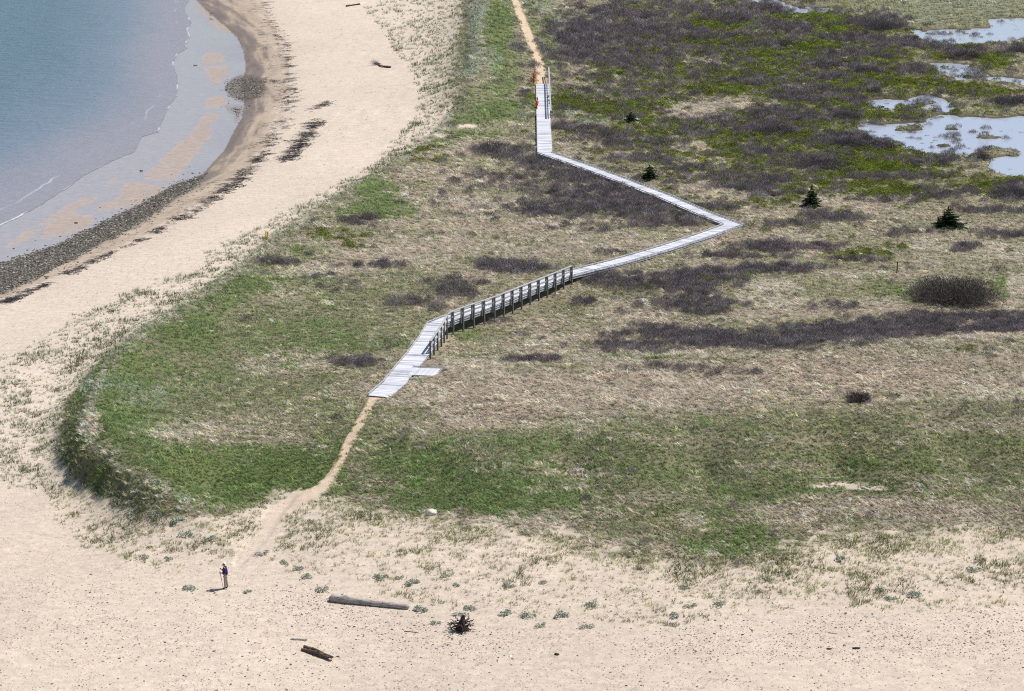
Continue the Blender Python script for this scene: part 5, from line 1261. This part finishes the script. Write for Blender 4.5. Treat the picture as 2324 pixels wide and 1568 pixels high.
def cap_mesh(c, r, cut, name, mat, parent, dirn):
    bm = bmesh.new(); bmesh.ops.create_uvsphere(bm, u_segments=20, v_segments=14, radius=1)
    dn = Vector(dirn).normalized()
    kill = [q for q in bm.verts if q.co.normalized().dot(dn) < cut]; bmesh.ops.delete(bm, geom=kill, context='VERTS')
    for q in bm.verts: q.co = Vector((q.co.x * r[0], q.co.y * r[1], q.co.z * r[2])) * (1 + .04 * math.sin(22 * q.co.x + 17 * q.co.z))
    me_ = bpy.data.meshes.new(name); bm.to_mesh(me_); bm.free(); me_.materials.append(mat); me_.polygons.foreach_set('use_smooth', [True] * len(me_.polygons))
    o_ = bpy.data.objects.new(name, me_); COL.objects.link(o_); o_.parent = parent; o_.location = c; return o_
cap_mesh((-.04, 0, 1.645), (.112, .112, .125), -.12, 'hair', WHAIR, per, (.62, .35, .55))
cap_mesh((-.085, -.03, 1.545), (.062, .062, .075), -.2, 'beard', WHAIR, per, (-.6, -.35, -.75))
mb = MB(); mb.box((-.122, -.062, 1.628), .03, .05, .035); mb.box((-.135, -.005, 1.628), .02, .05, .035); mb.beam((-.11, -.09, 1.635), (-.03, -.105, 1.63), .008, .012); mb.build('sunglasses', LENS, per)
# the stick he leans on
st = empty('walking_stick', (per.location.x - .135, per.location.y - .02, PZ0), 'thin brown walking stick with a wrist loop held by the walker', 'walking stick')
mb = MB(); P = [(0, 0, -.02), (-.06, .0, .35), (-.125, .0, .75), (-.17, -.01, 1.08), (-.19, -.012, 1.16)]; mb.tube(P, [.011, .013, .016, .019, .02], 9, .06); mb.build('shaft', simple('brown_stick', (.22, .10, .045), .6, .3, 20), st)
mb = MB(); P = [(-.185, -.01, 1.14), (-.225, 0, 1.22), (-.235, .01, 1.30), (-.19, .03, 1.34), (-.15, .05, 1.33), (-.155, .03, 1.22), (-.185, 0, 1.15)]; mb.tube(P, [.006] * 7, 6); mb.build('wrist_loop', simple('tan_cord', (.45, .30, .2), .7, .1, 20), st)

# ------------------------------------------------------------------ light, sky, camera
SUN_EL, SUN_AZ = R(57), math.atan2(1.0, .32)     # azimuth clockwise from +Y
w = bpy.data.worlds.new('World'); scene.world = w; w.use_nodes = True
nt = w.node_tree; bg = nt.nodes['Background']
sky = nt.nodes.new('ShaderNodeTexSky'); sky.sky_type = 'NISHITA'; sky.sun_disc = False
sky.sun_elevation = SUN_EL; sky.sun_rotation = SUN_AZ; sky.air_density = 1.0; sky.dust_density = .6; sky.ozone_density = 1.5
nt.links.new(sky.outputs[0], bg.inputs[0]); bg.inputs[1].default_value = .085
sl = bpy.data.lights.new('sun', 'SUN'); sl.energy = 4.6; sl.angle = R(.5); sl.color = (1, .965, .91)
so = bpy.data.objects.new('sun', sl); COL.objects.link(so)
sd = Vector((math.sin(SUN_AZ) * math.cos(SUN_EL), math.cos(SUN_AZ) * math.cos(SUN_EL), math.sin(SUN_EL)))
so.rotation_euler = sd.to_track_quat('Z', 'Y').to_euler(); so.location = (60, 200, 120)
cam = bpy.data.cameras.new('camera'); co = bpy.data.objects.new('camera', cam); COL.objects.link(co)
co.location = (0, 0, HC); co.rotation_euler = (R(90) - TH, 0, 0)
cam.sensor_width = 36; cam.lens = F / 2324 * 36; cam.clip_start = 1; cam.clip_end = 100000
scene.camera = co
scene.view_settings.view_transform = 'Standard'; scene.view_settings.look = 'None'; scene.view_settings.exposure = 0; scene.view_settings.gamma = 1
scene.cycles.use_denoising = False; scene.cycles.sample_clamp_direct = 3.0; scene.cycles.sample_clamp_indirect = 3.0; scene.cycles.filter_width = 1.1; scene.view_settings.exposure = .12
scene.render.engine = 'CYCLES'; scene.cycles.max_bounces = 5; scene.cycles.transparent_max_bounces = 6
